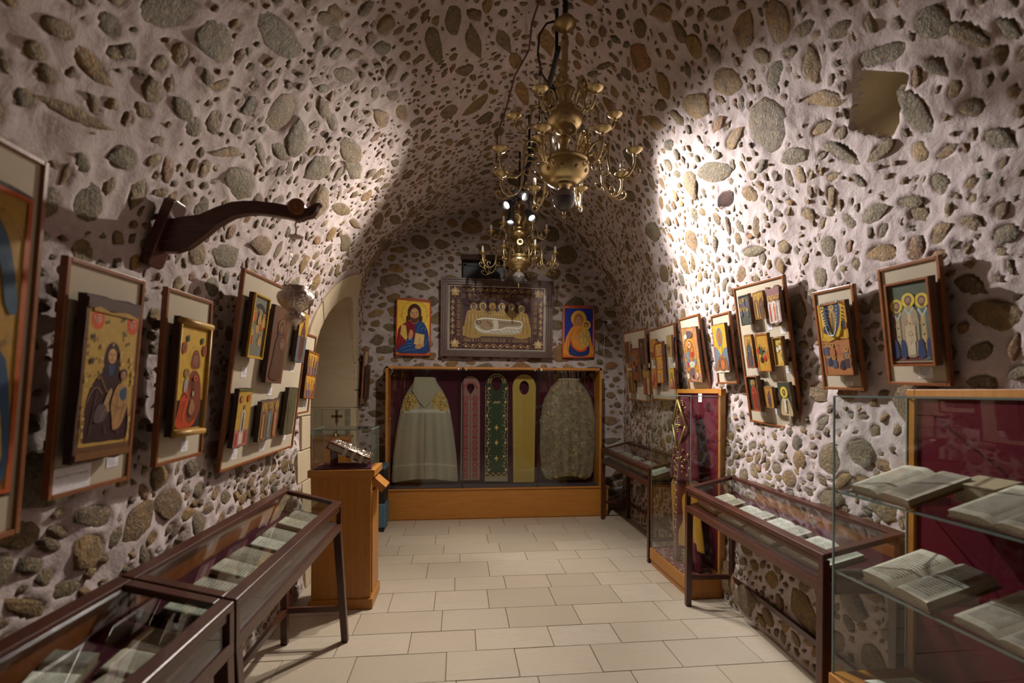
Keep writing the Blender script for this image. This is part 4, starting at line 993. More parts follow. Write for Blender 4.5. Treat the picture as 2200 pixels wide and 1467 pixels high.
# ---------------------------------------------------------------- painted panels
GD = (.49, .31, .06); GD2 = (.42, .25, .045); SK = (.34, .19, .09); DK = (.035, .018, .016); MRN = (.085, .022, .022); BL = (.03, .07, .22); ORR = (.52, .10, .02)
RD = (.36, .03, .015); GRE = (.04, .07, .045); WH = (.60, .56, .46); OC = (.42, .26, .08); BR = (.15, .07, .03); PK = (.42, .22, .18); GB = (.14, .18, .23)
def sh(c, k): return tuple(min(1, x * k) for x in c)
def head(a, x, y, r, hair=BR, kind='hair', halo=GD, hc=None, skin=SK, hr=1.75, line=True):
    if halo: a.ell(x, y + r * .1, r * hr, r * hr, sh(halo, .72), 26); a.ell(x, y + r * .1, r * hr * .92, r * hr * .92, halo, 26)
    if kind == 'veil':
        a.blob([(x - r * 1.05, y - r * 1.3), (x - r * 1.12, y + r * .2), (x - r * .6, y + r * 1.2), (x, y + r * 1.42), (x + r * .6, y + r * 1.2), (x + r * 1.12, y + r * .2), (x + r * 1.05, y - r * 1.3)], hair)
        a.ell(x, y + .02 * r, r * .80, r * 1.03, sh(hair, 2.0) if sum(hair) < .3 else sh(hair, .6)); a.ell(x, y - r * .0, r * .72, r * .95, sh(hair, .45))
    else: a.ell(x, y + r * .12, r * .98, r * 1.12, hair)
    a.ell(x, y - r * .12, r * .64, r * .86, skin); a.ell(x, y + r * .38, r * .42, r * .2, sh(skin, 1.35), 10); a.ell(x - r * .28, y - r * .3, r * .17, r * .2, sh(skin, 1.3), 8); a.ell(x + r * .28, y - r * .3, r * .17, r * .2, sh(skin, 1.3), 8)
    if kind == 'beard': a.blob([(x - r * .62, y - r * .3), (x, y - r * .62), (x + r * .62, y - r * .3), (x + r * .5, y - r * 1.0), (x, y - r * 1.35), (x - r * .5, y - r * 1.0)], sh(hair, .8))
    if line:
        for s in (-1, 1):
            a.ell(x + s * r * .27, y, r * .15, r * .075, (.5, .42, .35), 8); a.ell(x + s * r * .27, y, r * .07, r * .075, DK, 8)
            a.line([(x + s * r * .1, y + r * .17), (x + s * r * .45, y + r * .16)], r * .06, DK)
        a.line([(x, y + r * .1), (x - r * .05, y - r * .32), (x + r * .07, y - r * .34)], r * .07, sh(skin, .5))
        a.ell(x, y - r * .52, r * .16, r * .055, (.30, .05, .03), 8)
def folds(a, pts, c, w=.012):
    for p in pts: a.curve(p, w, c, 3)
def stand(a, x, y, h, robe, inner, halo=GD, kind='beard', hair=BR, bishop=False, line=False):
    w = h * .15
    a.blob([(x - w * .75, y), (x - w, y + h * .35), (x - w * .95, y + h * .66), (x - w * .35, y + h * .80), (x + w * .35, y + h * .80), (x + w * .95, y + h * .66), (x + w, y + h * .35), (x + w * .75, y)], robe)
    a.poly([(x - w * .3, y + h * .03), (x - w * .22, y + h * .7), (x + w * .22, y + h * .7), (x + w * .3, y + h * .03)], inner)
    for s in (-.75, -.5, .5, .75): a.line([(x + s * w, y + h * .05), (x + s * w * .9, y + h * .55)], w * .09, sh(robe, .55))
    a.ell(x - w * .25, y + h * .55, w * .22, w * .16, SK, 8)
    if bishop:
        a.poly([(x - w * .55, y + h * .76), (x, y + h * .62), (x + w * .55, y + h * .76), (x + w * .45, y + h * .80), (x, y + h * .68), (x - w * .45, y + h * .80)], (.36, .42, .36))
        a.poly([(x - w * .16, y + h * .05), (x - w * .16, y + h * .66), (x + w * .16, y + h * .66), (x + w * .16, y + h * .05)], inner)
        for q in (.2, .35, .5): a.rect(x - w * .08, y + h * q, x + w * .08, y + h * q + h * .03, DK)
    head(a, x, y + h * .89, h * .068, hair, kind, halo, line=line)
def border(a, w, c):
    a.rect(0, 0, 1, w, c).rect(0, a.A - w, 1, a.A, c).rect(0, 0, w, a.A, c).rect(1 - w, 0, 1, a.A, c)
def crowd(a, y0, y1, n, r, seed, cols, hal=GD):
    q = random.Random(seed)
    for i in range(n):
        x, y = q.uniform(.1, .9), q.uniform(y0, y1); c = q.choice(cols)
        a.blob([(x - r * 1.2, y - r * 3.2), (x - r * 1.2, y - r * .8), (x, y), (x + r * 1.2, y - r * .8), (x + r * 1.2, y - r * 3.2)], c, 2)
        a.line([(x - r * .5, y - r * 3), (x - r * .3, y - r)], r * .25, sh(c, 1.6)); a.line([(x + r * .5, y - r * 3), (x + r * .4, y - r)], r * .2, sh(c, .5))
        if hal and q.random() < .8: a.ell(x, y + r * .7, r * 1.05, r * 1.05, hal, 12)
        a.ell(x, y + r * .6, r * .6, r * .72, sh(SK, .8), 9); a.ell(x, y + r * 1.0, r * .55, r * .4, BR, 8)
def art_mother(A, gold, robe, child_right=True, discs=None, inner=None):
    a = Art(A); a.rect(0, 0, 1, A, BR); a.rect(.05, .08 * A, .97, .94 * A, gold)
    hx, hy = (.52, A * .655) if child_right else (.56, A * .62); r = .125
    a.blob([(.08, .12 * A), (.10, .30 * A), (.17, .44 * A), (.33, .54 * A), (hx - .1, hy - .12), (hx + .12, hy - .12), (.72, .50 * A), (.88, .36 * A), (.93, .12 * A), (.6, .10 * A), (.3, .10 * A)], robe)
    head(a, hx, hy, r, robe, 'veil', None, skin=(.46, .27, .11))
    a.line([(hx - r * 1.1, hy + r * .9), (hx, hy + r * 1.55), (hx + r * 1.1, hy + r * .9)], .012, OC)
    a.ell(hx, hy + r * 1.15, .02, .03, OC, 8)
    a.poly([(hx - .06, hy - .14), (hx + .06, hy - .14), (hx + .03, hy - .28), (hx - .03, hy - .28)], (.03, .07, .16))
    return a, hx, hy, r
def art_P1():
    A = 2.14; a, hx, hy, r = art_mother(A, (.47, .31, .07), (.040, .012, .012))
    for x, y in ((.20, 1.85), (.86, 1.85)): a.ell(x, y, .115, .13, (.60, .09, .015), 24)
    a.text('ΜΡ', .135, 1.80, .12, (.62, .52, .40), .13); a.text('ΘΥ', .80, 1.80, .12, (.62, .52, .40), .12)
    a.rect(.17, 1.905, .25, 1.918, (.62, .52, .4)); a.rect(.83, 1.905, .90, 1.918, (.62, .52, .4))
    # child on the right arm
    cx, cy = .76, 1.03
    a.blob([(cx - .16, .52), (cx - .2, .72), (cx - .13, .95), (cx - .02, 1.02), (cx + .09, .93), (cx + .12, .70), (cx + .02, .42), (cx - .12, .36)], (.40, .23, .09))
    folds(a, [[(cx - .12, .9), (cx - .08, .7), (cx - .14, .5)], [(cx + .02, .95), (cx + .04, .7), (cx - .02, .45)], [(cx - .17, .72), (cx - .02, .66), (cx + .1, .72)]], (.20, .10, .04), .014)
    a.blob([(cx - .05, .90), (cx + .07, .96), (cx + .08, .80), (cx - .01, .78)], (.05, .09, .16)); head(a, cx + .0, cy + .10, .075, (.10, .05, .03), 'hair', None)
    # hands and sleeve
    a.blob([(.40, .62), (.45, .82), (.52, .94), (.56, .90), (.52, .76), (.52, .62)], (.42, .27, .13)); a.blob([(.26, .50), (.30, .70), (.44, .72), (.50, .58), (.40, .48)], (.10, .07, .07))
    folds(a, [[(.12, .75), (.2, .92), (.3, .95), (.38, .86)], [(.38, .50), (.46, .66), (.6, .62), (.74, .66)], [(.30, 1.15), (.42, .95), (.52, .85)]], (.28, .16, .08), .012)
    folds(a, [[(.2, .3), (.24, .6), (.3, 1.0)], [(.5, .3), (.46, .45)], [(.75, .3), (.68, .38)]], (.10, .045, .04), .016)
    for x, y, q in ((.14, 1.62, .03), (.15, 1.30, .035), (.70, 1.98, .05), (.72, 1.70, .02), (.66, 1.9, .018), (.13, 1.1, .015), (.47, 2.0, .02), (.8, 1.58, .02), (.38, 1.84, .02)):
        a.ell(x, y, q, q * 1.3, (.09, .06, .055), 7)
    q_ = random.Random(21)
    for _ in range(70):
        x, y = q_.choice([q_.uniform(.06, .32), q_.uniform(.66, .95)]), q_.uniform(.2, 1.95)
        if (x > .5 and y < 1.2) or (x < .32 and y < .95): x = q_.choice([.075, .94])
        if math.hypot(x - .20, y - 1.85) < .15 or math.hypot(x - .86, y - 1.85) < .15: continue
        c_ = q_.choice([(.36, .22, .05), (.55, .38, .10), (.28, .15, .05), (.60, .44, .15)]); w_ = q_.uniform(.008, .03); a.blob([(x - w_, y), (x, y + w_ * q_.uniform(1, 2.5)), (x + w_, y), (x, y - w_)], c_, 2)
    a.rect(0, 1.99, 1, A, (.10, .055, .04)); a.poly([(.1, 1.99), (.2, 2.02), (.4, 1.97), (.7, 2.01), (.9, 1.98), (.9, 1.94), (.1, 1.95)], GD2)
    a.rect(0, 0, 1, .10, (.20, .09, .03)); return a
def art_P2():
    A = 2.04; a = Art(A); a.rect(0, 0, 1, A, GD2); a.rect(.05, .12, .95, 1.88, (.58, .37, .05))
    a.rect(.07, .12, .93, .62, DK)
    a.blob([(.40, .16), (.30, .5), (.38, .9), (.45, 1.12), (.66, 1.15), (.80, .98), (.86, .7), (.84, .4), (.6, .14)], (.20, .05, .02))
    a.ring(.58, 1.38, .22, .01, (.45, .27, .05)); head(a, .58, 1.37, .12, (.20, .055, .025), 'veil', None, skin=(.24, .11, .05))
    a.blob([(.08, .16), (.12, .45), (.2, .7), (.33, .85), (.42, .75), (.40, .5), (.36, .3), (.5, .2), (.7, .3), (.75, .5), (.68, .2), (.4, .12)], (.50, .065, .012))
    folds(a, [[(.14, .2), (.18, .45), (.26, .6)], [(.26, .2), (.25, .4), (.33, .62)], [(.38, .5), (.5, .32), (.66, .4)], [(.2, .68), (.3, .74), (.38, .66)]], (.14, .03, .015), .022)
    a.blob([(.45, .42), (.5, .62), (.6, .6), (.64, .45), (.55, .34)], (.32, .15, .07)); a.blob([(.24, .8), (.26, .98), (.34, 1.02), (.36, .86), (.3, .76)], (.35, .33, .30))
    head(a, .31, 1.10, .06, BR, 'hair', (.5, .3, .05), hr=1.5); a.ell(.60, 1.02, .07, .05, ORR); a.ell(.60, 1.02, .03, .025, DK)
    a.line([(.52, 1.05), (.56, .80), (.55, .66)], .03, DK); a.ell(.55, .74, .03, .05, (.4, .38, .28))
    for x in (.26, .74): a.ell(x, 1.72, .045, .065, GRE, 14)
    for x in (.16, .84): a.ell(x, 1.55, .075, .105, (.36, .06, .02), 18); a.ell(x, 1.55, .035, .07, (.12, .08, .06), 12)
    for x, y in ((.12, 1.1), (.88, 1.2), (.14, .95)): a.rect(x - .05, y, x + .05, y + .006, BR)
    return a
def art_scene(A, bg, seed, cols, n=7, arch=None, frame=None, r=.085, bord=None, y0=.35, ground=None):
    a = Art(A); a.rect(0, 0, 1, A, bg)
    if ground: a.rect(0, 0, 1, A * .22, ground)
    if arch: a.ell(.5, A * .70, .40, A * .18, arch, 24); a.ell(.5, A * .66, .30, A * .14, sh(bg, .8), 24)
    crowd(a, A * y0, A * .80, n, r, seed, cols)
    if bord: border(a, .05, bord)
    return a
def art_saints(A, bg, n, robes, seed=1, ground=None, bishop=False, bord=None, halo=GD, h=.86, registers=1):
    a = Art(A); a.rect(0, 0, 1, A, bg); rh = A / registers
    for q in range(registers):
        y = q * rh
        if ground: a.rect(0, y, 1, y + rh * .35, ground)
        for i in range(n):
            x = (i + .5) / n; hh = min(rh * h, 3.2 / n * .42 * 3); R_ = robes[(i + q) % len(robes)]
            stand(a, x, y + rh * .04, min(hh, 1.9 / n * 2.2), R_[0], R_[1], halo, 'beard' if (i + seed) % 3 else 'veil', BR, bishop)
        if registers > 1: a.rect(0, y + rh - .025, 1, y + rh + .0, (.30, .07, .02))
    if bord: border(a, .035, bord)
    return a
def art_half(A, bg, robe, halo, seed=1, bord=None, inner=WH, beard=True):
    a = Art(A); a.rect(0, 0, 1, A, bg); x, y, r = .5, A * .70, .15
    a.blob([(.06, 0), (.12, A * .34), (.30, A * .54), (.5, A * .58), (.70, A * .54), (.88, A * .34), (.94, 0)], robe)
    folds(a, [[(.2, .1), (.25, A * .3), (.4, A * .5)], [(.8, .1), (.75, A * .3), (.6, A * .5)], [(.5, .05), (.45, A * .3)]], sh(robe, .5), .02)
    a.ring(x, y, .33, .03, sh(halo, .6)); head(a, x, y, r, BR, 'beard' if beard else 'veil', halo, hr=2.0)
    a.poly([(.42, A * .1), (.40, A * .5), (.60, A * .5), (.58, A * .1)], inner)
    if bord: border(a, .04, bord)
    return a
def art_wood(A, c, seed):
    a = Art(A); a.rect(0, 0, 1, A, c); r = random.Random(seed)
    for i in range(16):
        x = r.uniform(.05, .95); y = r.uniform(0, A * .6); a.curve([(x, y), (x + r.uniform(-.06, .06), y + A * .15), (x + r.uniform(-.05, .05), y + A * .35)], r.uniform(.01, .035), sh(c, r.uniform(.4, 1.5)), 4)
    return a
def art_faint():
    a = art_wood(1.95, (.13, .055, .025), 3)
    a.blob([(.16, .12), (.2, .6), (.26, 1.05), (.42, 1.28), (.62, 1.28), (.82, 1.0), (.86, .5), (.8, .1)], (.085, .04, .022))
    head(a, .52, 1.42, .13, (.06, .03, .02), 'veil', (.20, .09, .035), skin=(.15, .08, .04)); head(a, .68, 1.02, .08, (.06, .03, .02), 'hair', (.2, .1, .05), skin=(.2, .13, .08))
    folds(a, [[(.3, .2), (.4, .6), (.35, 1.0)], [(.55, .2), (.5, .7), (.6, .95)], [(.72, .2), (.7, .5)]], (.22, .11, .05), .02); return a
def art_slim():
    a = Art(2.1); a.rect(0, 0, 1, 2.1, (.45, .29, .05)); a.rect(0, 0, 1, .62, (.36, .15, .13)); a.rect(.35, .1, .62, .55, (.6, .5, .42)); a.rect(.1, .05, .22, .5, RD); a.rect(.75, .1, .9, .55, (.35, .05, .03))
    stand(a, .5, .55, 1.0, (.5, .45, .38), DK, None, 'hair', BR); a.ell(.2, 1.75, .1, .13, (.4, .09, .03)); a.ell(.72, 1.78, .1, .13, (.4, .09, .03)); a.ell(.2, 1.75, .05, .08, OC); a.rect(0, 2.04, 1, 2.1, (.07, .12, .05)); return a
def art_mandorla(A):
    a = Art(A); a.rect(0, 0, 1, A, (.50, .32, .03)); a.poly([(0, .0), (1, 0), (1, A * .52), (.75, A * .5), (.6, A * .4), (.4, A * .4), (.22, A * .52), (0, A * .56)], GB)
    a.ell(.5, A * .74, .24, A * .20, (.13, .15, .19), 28); a.ell(.5, A * .74, .17, A * .15, (.26, .17, .10), 24); stand(a, .5, A * .62, .62, (.30, .12, .04), ORR, None, 'hair', BR)
    a.poly([(.34, A * .62), (.46, A * .36), (.56, A * .36), (.66, A * .62), (.56, A * .5), (.44, A * .5)], (.52, .34, .04))
    a.blob([(.10, .08), (.18, A * .24), (.42, A * .36), (.7, A * .34), (.9, A * .22), (.9, .08)], (.22, .10, .05)); a.ell(.55, A * .16, .13, .2, (.50, .14, .03)); a.ell(.3, A * .18, .07, .16, (.08, .05, .05))
    folds(a, [[(.4, A * .35), (.6, A * .33), (.85, A * .30)], [(.2, .2), (.3, .5)], [(.7, .1), (.72, .5)]], (.42, .2, .05), .03); a.poly([(0, 0), (1, 0), (1, .05), (.8, .09), (.6, .03), (.3, .10), (0, .06)], WH)
    return a
def art_ornate(A):
    a = Art(A); a.rect(0, 0, 1, A, (.42, .17, .03)); r = random.Random(9)
    for k in range(46):
        t_ = k / 46 * 2 * (1 + A); x, y = (t_, .07) if t_ < 1 else (.92, t_ - 1) if t_ < 1 + A else (2 + A - t_, A - .08) if t_ < 2 + A else (.08, 2 + 2 * A - t_)
        c = r.choice([(.35, .16, .16), PK, (.12, .10, .10), GD]); a.ell(x, y, .055, .06, c, 9); a.ell(x, y, .03, .035, sh(SK, 1.2), 7)
    a.ell(.5, A * .53, .34, A * .29, (.48, .27, .05), 30); a.ell(.5, A * .53, .28, A * .25, (.32, .10, .03), 30)
    crowd(a, A * .38, A * .66, 9, .06, 4, [WH, RD, GB, GRE]); a.ring(.44, A * .69, .10, .035, (.72, .60, .30)); a.blob([(.3, A * .34), (.45, A * .38), (.7, A * .36), (.6, A * .28), (.4, A * .27)], (.45, .46, .38))
    a.ell(.5, A * .16, .26, .18, (.14, .09, .08)); crowd(a, A * .15, A * .2, 3, .06, 6, [PK, WH]); a.ell(.5, A * .10, .05, .05, DK, 10); a.ell(.5, A * .88, .25, .13, (.10, .07, .07)); crowd(a, A * .86, A * .9, 4, .05, 8, [WH, OC]); return a
def art_beads(A):
    a = Art(A); a.rect(0, 0, 1, A, (.55, .35, .025)); a.blob([(.22, A * .98), (.26, A * .7), (.45, A * .56), (.62, A * .6), (.76, A * .75), (.78, A * .98)], (.05, .055, .11))
    stand(a, .5, A * .60, .78, (.35, .22, .04), (.12, .09, .05), (.58, .40, .06), 'hair', BR)
    a.rect(0, 0, 1, A * .50, (.36, .15, .055)); crowd(a, A * .18, A * .44, 12, .075, 5, [(.35, .12, .05), (.08, .09, .14), (.42, .26, .15), (.06, .04, .04)], (.46, .24, .05)); a.poly([(0, A * .5), (.3, A * .47), (.6, A * .51), (1, A * .49), (1, A * .52), (0, A * .53)], (.5, .3, .03))
    for x, y in ((.25, .30), (.66, .18), (.2, A * .6), (.88, A * .64)): a.blob([(x - .07, y), (x - .05, y + .16), (x + .02, y + .22), (x + .09, y + .12), (x + .08, y)], (.04, .03, .045))
    border(a, .03, (.40, .14, .02)); return a
def art_bishops(A):
    a = Art(A); a.rect(0, 0, 1, A, (.30, .05, .02)); a.rect(.04, .09, .965, A - .04, (.075, .095, .06)); a.rect(.04, .09, .965, .20, (.13, .035, .025))
    for x, h, R_, I_ in ((.20, 1.28, (.16, .10, .08), (.42, .35, .2)), (.80, 1.34, (.11, .14, .12), (.45, .33, .14)), (.50, 1.32, (.34, .27, .17), (.50, .40, .25))):
        stand(a, x, .16 if x != .5 else .22, h, R_, I_, (.62, .47, .05), 'beard', (.13, .08, .06), True, True)
    for x in (.2, .8): a.blob([(x - .16, .18), (x - .14, .5), (x - .05, .55), (x + .0, .2)], (.03, .045, .12)); a.blob([(x + .05, .2), (x + .06, .55), (x + .15, .5), (x + .17, .18)], (.03, .045, .12))
    a.rect(.38, .50, .62, .86, (.47, .39, .24)); a.rect(.41, .22, .59, .50, (.50, .43, .29)); a.ring(.5, .68, .05, .012, (.25, .1, .05), 12)
    a.rect(.04, .06, .96, .09, (.30, .28, .20)); return a
def art_pantocrator(A):
    a = Art(A); G_ = (.78, .55, .07); a.rect(0, 0, 1, A, (.55, .09, .015)); a.rect(.025, .03, .975, A - .025, G_)
    for q in range(1, 5): a.rect(.03, A * q / 5, .97, A * q / 5 + .003, sh(G_, .75))
    x, y, r = .53, A * .745, .20; a.ring(x, y, .40, .012, (.38, .24, .03), 40); a.ring(x, y, .36, .006, (.38, .24, .03), 40)
    a.rect(x - .38, y - .01, x - .25, y - .003, (.38, .22, .03)); a.rect(x + .25, y - .01, x + .38, y - .003, (.38, .22, .03))
    a.text('IC', .10, y - .09, .08, (.30, .15, .03)); a.text('XC', .86, y - .09, .08, (.30, .15, .03), .09)
    a.blob([(.03, .06), (.03, .5), (.08, .80), (.25, .94), (.42, 1.02), (.62, 1.04), (.82, .92), (.93, .72), (.965, .45), (.965, .06), (.5, .04)], (.20, .014, .018))
    a.poly([(.12, .60), (.15, .90), (.28, .86), (.33, .50), (.28, .42)], (.60, .46, .10)); a.poly([(.34, .50), (.40, .98), (.56, 1.0), (.58, .5)], (.17, .012, .03))
    a.blob([(.55, .55), (.56, .95), (.66, 1.03), (.84, .92), (.95, .62), (.965, .40), (.965, .08), (.62, .06), (.56, .3)], (.018, .055, .20))
    a.blob([(.06, .05), (.10, .20), (.26, .34), (.34, .50), (.48, .52), (.62, .45), (.90, .2), (.9, .05)], (.02, .06, .21))
    folds(a, [[(.60, .60), (.66, .85), (.76, .95)], [(.7, .7), (.8, .82), (.88, .72)], [(.12, .14), (.3, .24), (.5, .26)], [(.2, .08), (.4, .14), (.62, .16)], [(.28, .38), (.4, .44), (.5, .42)], [(.78, .2), (.88, .34), (.93, .5)], [(.32, .30), (.42, .34), (.54, .32)]], (.10, .19, .44), .016)
    folds(a, [[(.06, .3), (.12, .5), (.1, .7)], [(.16, .35), (.2, .5)]], (.34, .05, .03), .02)
    a.blob([(.43, .98), (.44, 1.12), (.62, 1.12), (.64, .98), (.53, .92)], (.46, .24, .10))
    a.ell(x, y + .03, .205, .265, (.055, .022, .014), 26); a.blob([(x - .20, y - .05), (x - .23, y - .26), (x - .13, y - .2), (x + .13, y - .2), (x + .22, y - .24), (x + .2, y - .05)], (.055, .022, .014))
    a.ell(x, y - .03, .13, .20, (.50, .28, .12), 22); a.ell(x, y + .09, .09, .05, (.60, .36, .17)); a.blob([(x - .125, y - .10), (x, y - .15), (x + .125, y - .10), (x + .09, y - .25), (x, y - .29), (x - .09, y - .25)], (.10, .045, .02))
    for s in (-1, 1): a.ell(x + s * .055, y + .0, .032, .014, (.62, .5, .4)); a.ell(x + s * .055, y, .014, .014, DK, 8); a.line([(x + s * .02, y + .035), (x + s * .095, y + .03)], .012, DK); a.ell(x + s * .07, y - .06, .03, .025, (.58, .30, .14), 8)
    a.line([(x, y + .02), (x - .015, y - .075), (x + .018, y - .08)], .014, (.25, .11, .05)); a.ell(x, y - .125, .035, .010, (.42, .09, .05), 10)
    a.blob([(.36, .48), (.38, .66), (.44, .74), (.50, .66), (.48, .52), (.42, .45)], (.50, .28, .12))
    for q in range(3): a.line([(.40 + q * .03, .62), (.41 + q * .035, .76 - q * .02)], .018, (.52, .30, .13))
    a.poly([(.52, .30), (.56, .66), (.85, .61), (.82, .22)], (.22, .12, .03)); a.poly([(.53, .32), (.57, .645), (.83, .60), (.805, .24)], (.62, .46, .17)); a.line([(.68, .34), (.70, .42), (.69, .54)], .012, (.1, .15, .2)); a.line([(.64, .46), (.75, .44)], .010, (.1, .15, .2))
    a.blob([(.56, .20), (.60, .30), (.72, .33), (.78, .25), (.68, .17)], (.50, .28, .12)); return a
def art_blue_mother(A):
    a = Art(A); a.rect(0, 0, 1, A, (.58, .15, .02)); a.rect(.045, .06, .955, A - .06, (.008, .025, .30))
    a.blob([(.06, .06), (.08, .5), (.2, .80), (.36, .98), (.62, .96), (.84, .72), (.93, .4), (.93, .06)], (.60, .25, .03))
    a.blob([(.22, .06), (.24, .50), (.34, .30), (.52, .16), (.74, .22), (.80, .48), (.82, .06)], (.015, .03, .14)); a.curve([(.24, .54), (.32, .32), (.52, .18), (.74, .24), (.82, .50)], .05, (.50, .05, .015))
    for q in range(7): a.line([(.30 + q * .075, .07), (.30 + q * .075, .16 + abs(q - 3) * .04)], .012, (.05, .1, .32))
    a.ell(.50, 1.19, .25, .265, (.70, .45, .04), 30); a.ring(.5, 1.19, .25, .012, (.45, .2, .02), 30); head(a, .49, 1.16, .15, (.50, .20, .05), 'veil', None, skin=(.42, .22, .09))
    a.ell(.75, 1.0, .135, .145, (.70, .45, .04), 24); head(a, .74, .99, .08, (.10, .04, .02), 'hair', None, skin=(.46, .25, .11))
    a.blob([(.56, .50), (.58, .80), (.70, .90), (.84, .80), (.88, .55), (.80, .34), (.62, .32)], (.52, .38, .09))
    folds(a, [[(.62, .4), (.66, .6), (.62, .8)], [(.72, .36), (.76, .55), (.74, .8)], [(.58, .62), (.7, .66), (.86, .6)], [(.56, .4), (.66, .44), (.74, .36)]], (.15, .16, .12), .014)
    a.blob([(.30, .56), (.36, .66), (.58, .66), (.56, .58)], (.44, .24, .10)); a.rect(.10, .62, .90, .635, (.55, .30, .05))
    folds(a, [[(.14, .2), (.16, .5), (.26, .76)], [(.2, .3), (.24, .6), (.34, .84)], [(.86, .2), (.86, .4), (.8, .6)], [(.40, .7), (.5, .84), (.6, .8)]], (.34, .10, .015), .018); return a
ARTS = {}
def get_art(key, A):
    D_ = {'P1': lambda: art_P1(), 'P2': lambda: art_P2(), 'P3a': lambda: art_scene(A, (.17, .17, .13), 1, [ORR, (.3, .08, .03), (.07, .09, .12), OC, RD], 8, arch=DK, bord=(.55, .34, .03)),
          'P3b': art_faint, 'P3c': lambda: art_c(A), 'P3d': art_slim, 'P3e': lambda: art_saints(A, (.22, .13, .06), 3, [(BR, OC), ((.10, .14, .17), (.3, .25, .15)), ((.25, .08, .04), OC)], 2, h=.9),
          'P3f': lambda: art_wood(A, (.10, .085, .04), 8), 'P4': lambda: art_saints(A, (.50, .27, .03), 4, [((.16, .04, .03), OC), ((.06, .07, .12), OC), ((.35, .2, .08), RD)], 1, ground=(.10, .08, .11), registers=2, bord=(.3, .09, .02), h=.8),
          'R1a': lambda: art_wood(A, (.15, .07, .03), 5), 'R1b': lambda: art_scene(A, (.22, .09, .04), 12, [RD, GB, ORR, DK], 11, bord=(.22, .06, .02), r=.07), 'R1c': lambda: art_scene(A, (.09, .05, .035), 3, [(.16, .06, .04), (.1, .07, .05)], 4, r=.12, bord=(.14, .05, .03)),
          'R1d': lambda: art_saints(A, (.22, .13, .03), 2, [((.14, .1, .05), BR), ((.2, .1, .04), OC)], 1), 'R1e': lambda: art_saints(A, (.36, .22, .05), 3, [((.16, .04, .08), OC), ((.25, .06, .03), BR), ((.45, .33, .15), OC)], 2, ground=(.10, .12, .03)),
          'R2a': lambda: art_scene(A, (.32, .15, .04), 6, [RD, (.2, .05, .03), BR], 5, r=.13), 'R2b': lambda: art_saints(A, (.50, .24, .03), 3, [((.45, .10, .02), WH), (GB, OC), ((.5, .32, .1), RD)], 1, registers=3, bord=(.5, .16, .02), h=.8), 'R2c': lambda: art_scene(A, (.30, .20, .07), 7, [BR, (.2, .15, .1)], 4, r=.12),
          'R2d': lambda: art_scene(A, (.35, .16, .06), 8, [PK, RD, BR], 5, r=.12), 'R2e': lambda: art_half(A, (.56, .34, .03), (.42, .08, .03), GD, inner=WH), 'R3': lambda: art_ornate(A), 'R4': lambda: art_mandorla(A),
          'R5a': lambda: art_scene(A, (.07, .07, .055), 21, [(.08, .10, .08), (.10, .08, .11), (.3, .2, .05)], 7, r=.10, bord=(.05, .05, .04)), 'R5b': lambda: art_saints(A, (.40, .24, .03), 2, [(BR, OC), ((.08, .05, .04), BR)], 1, bord=(.3, .1, .02)),
          'R5c': lambda: art_saints(A, (.24, .12, .12), 3, [((.50, .44, .42), RD), (WH, ORR), ((.35, .25, .25), WH)], 1, ground=(.14, .11, .12)), 'R5d': lambda: art_saints(A, (.42, .25, .05), 1, [((.06, .08, .10), BR)], 2, ground=(.3, .08, .04), bord=(.35, .1, .02)),
          'R5e': lambda: art_scene(A, (.44, .24, .03), 14, [RD, DK, (.45, .12, .03), GRE], 9, r=.085, bord=(.42, .13, .02)), 'R5f': lambda: art_scene(A, (.50, .35, .08), 15, [(.07, .07, .12), WH, (.06, .09, .05)], 4, r=.11, bord=(.45, .26, .03)),
          'R5g': lambda: art_saints(A, (.035, .035, .03), 1, [((.30, .05, .02), (.2, .03, .02))], 1, ground=(.04, .05, .035), bord=(.36, .06, .02), halo=(.4, .26, .04)), 'R5h': lambda: art_saints(A, (.42, .22, .04), 1, [((.10, .06, .08), BR)], 1, bord=(.35, .15, .03)),
          'R5i': lambda: art_half(A, (.05, .055, .035), (.48, .38, .22), (.62, .50, .07)), 'R6': lambda: art_beads(A), 'R7': lambda: art_bishops(A), 'F0': lambda: art_F0(A), 'P5': lambda: art_wood(A, (.12, .05, .02), 2)}
    return D_[key]()
def art_c(A):
    a = Art(A); a.rect(0, 0, 1, A, (.50, .30, .04)); a.rect(0, 0, 1, A * .52, (.10, .12, .15)); stand(a, .52, .1, A * .88, (.14, .05, .03), (.07, .04, .03), None, 'beard', BR); return a
def art_F0(A):
    a = Art(A); a.rect(0, 0, 1, A, (.42, .25, .04)); a.blob([(.1, .05), (.2, A * .5), (.5, A * .7), (.8, A * .5), (.95, .05)], (.25, .05, .03)); head(a, .45, A * .74, .14, (.1, .03, .03), 'veil', GD)
    a.curve([(.55, A * .95), (.8, A * .85), (.92, A * .6)], .09, (.05, .10, .16)); a.blob([(.6, .1), (.7, A * .4), (.9, A * .45), (.95, .1)], (.04, .09, .18)); a.curve([(.7, A * .5), (.85, A * .3), (.9, .2)], .05, (.55, .42, .1)); border(a, .03, ORR); return a
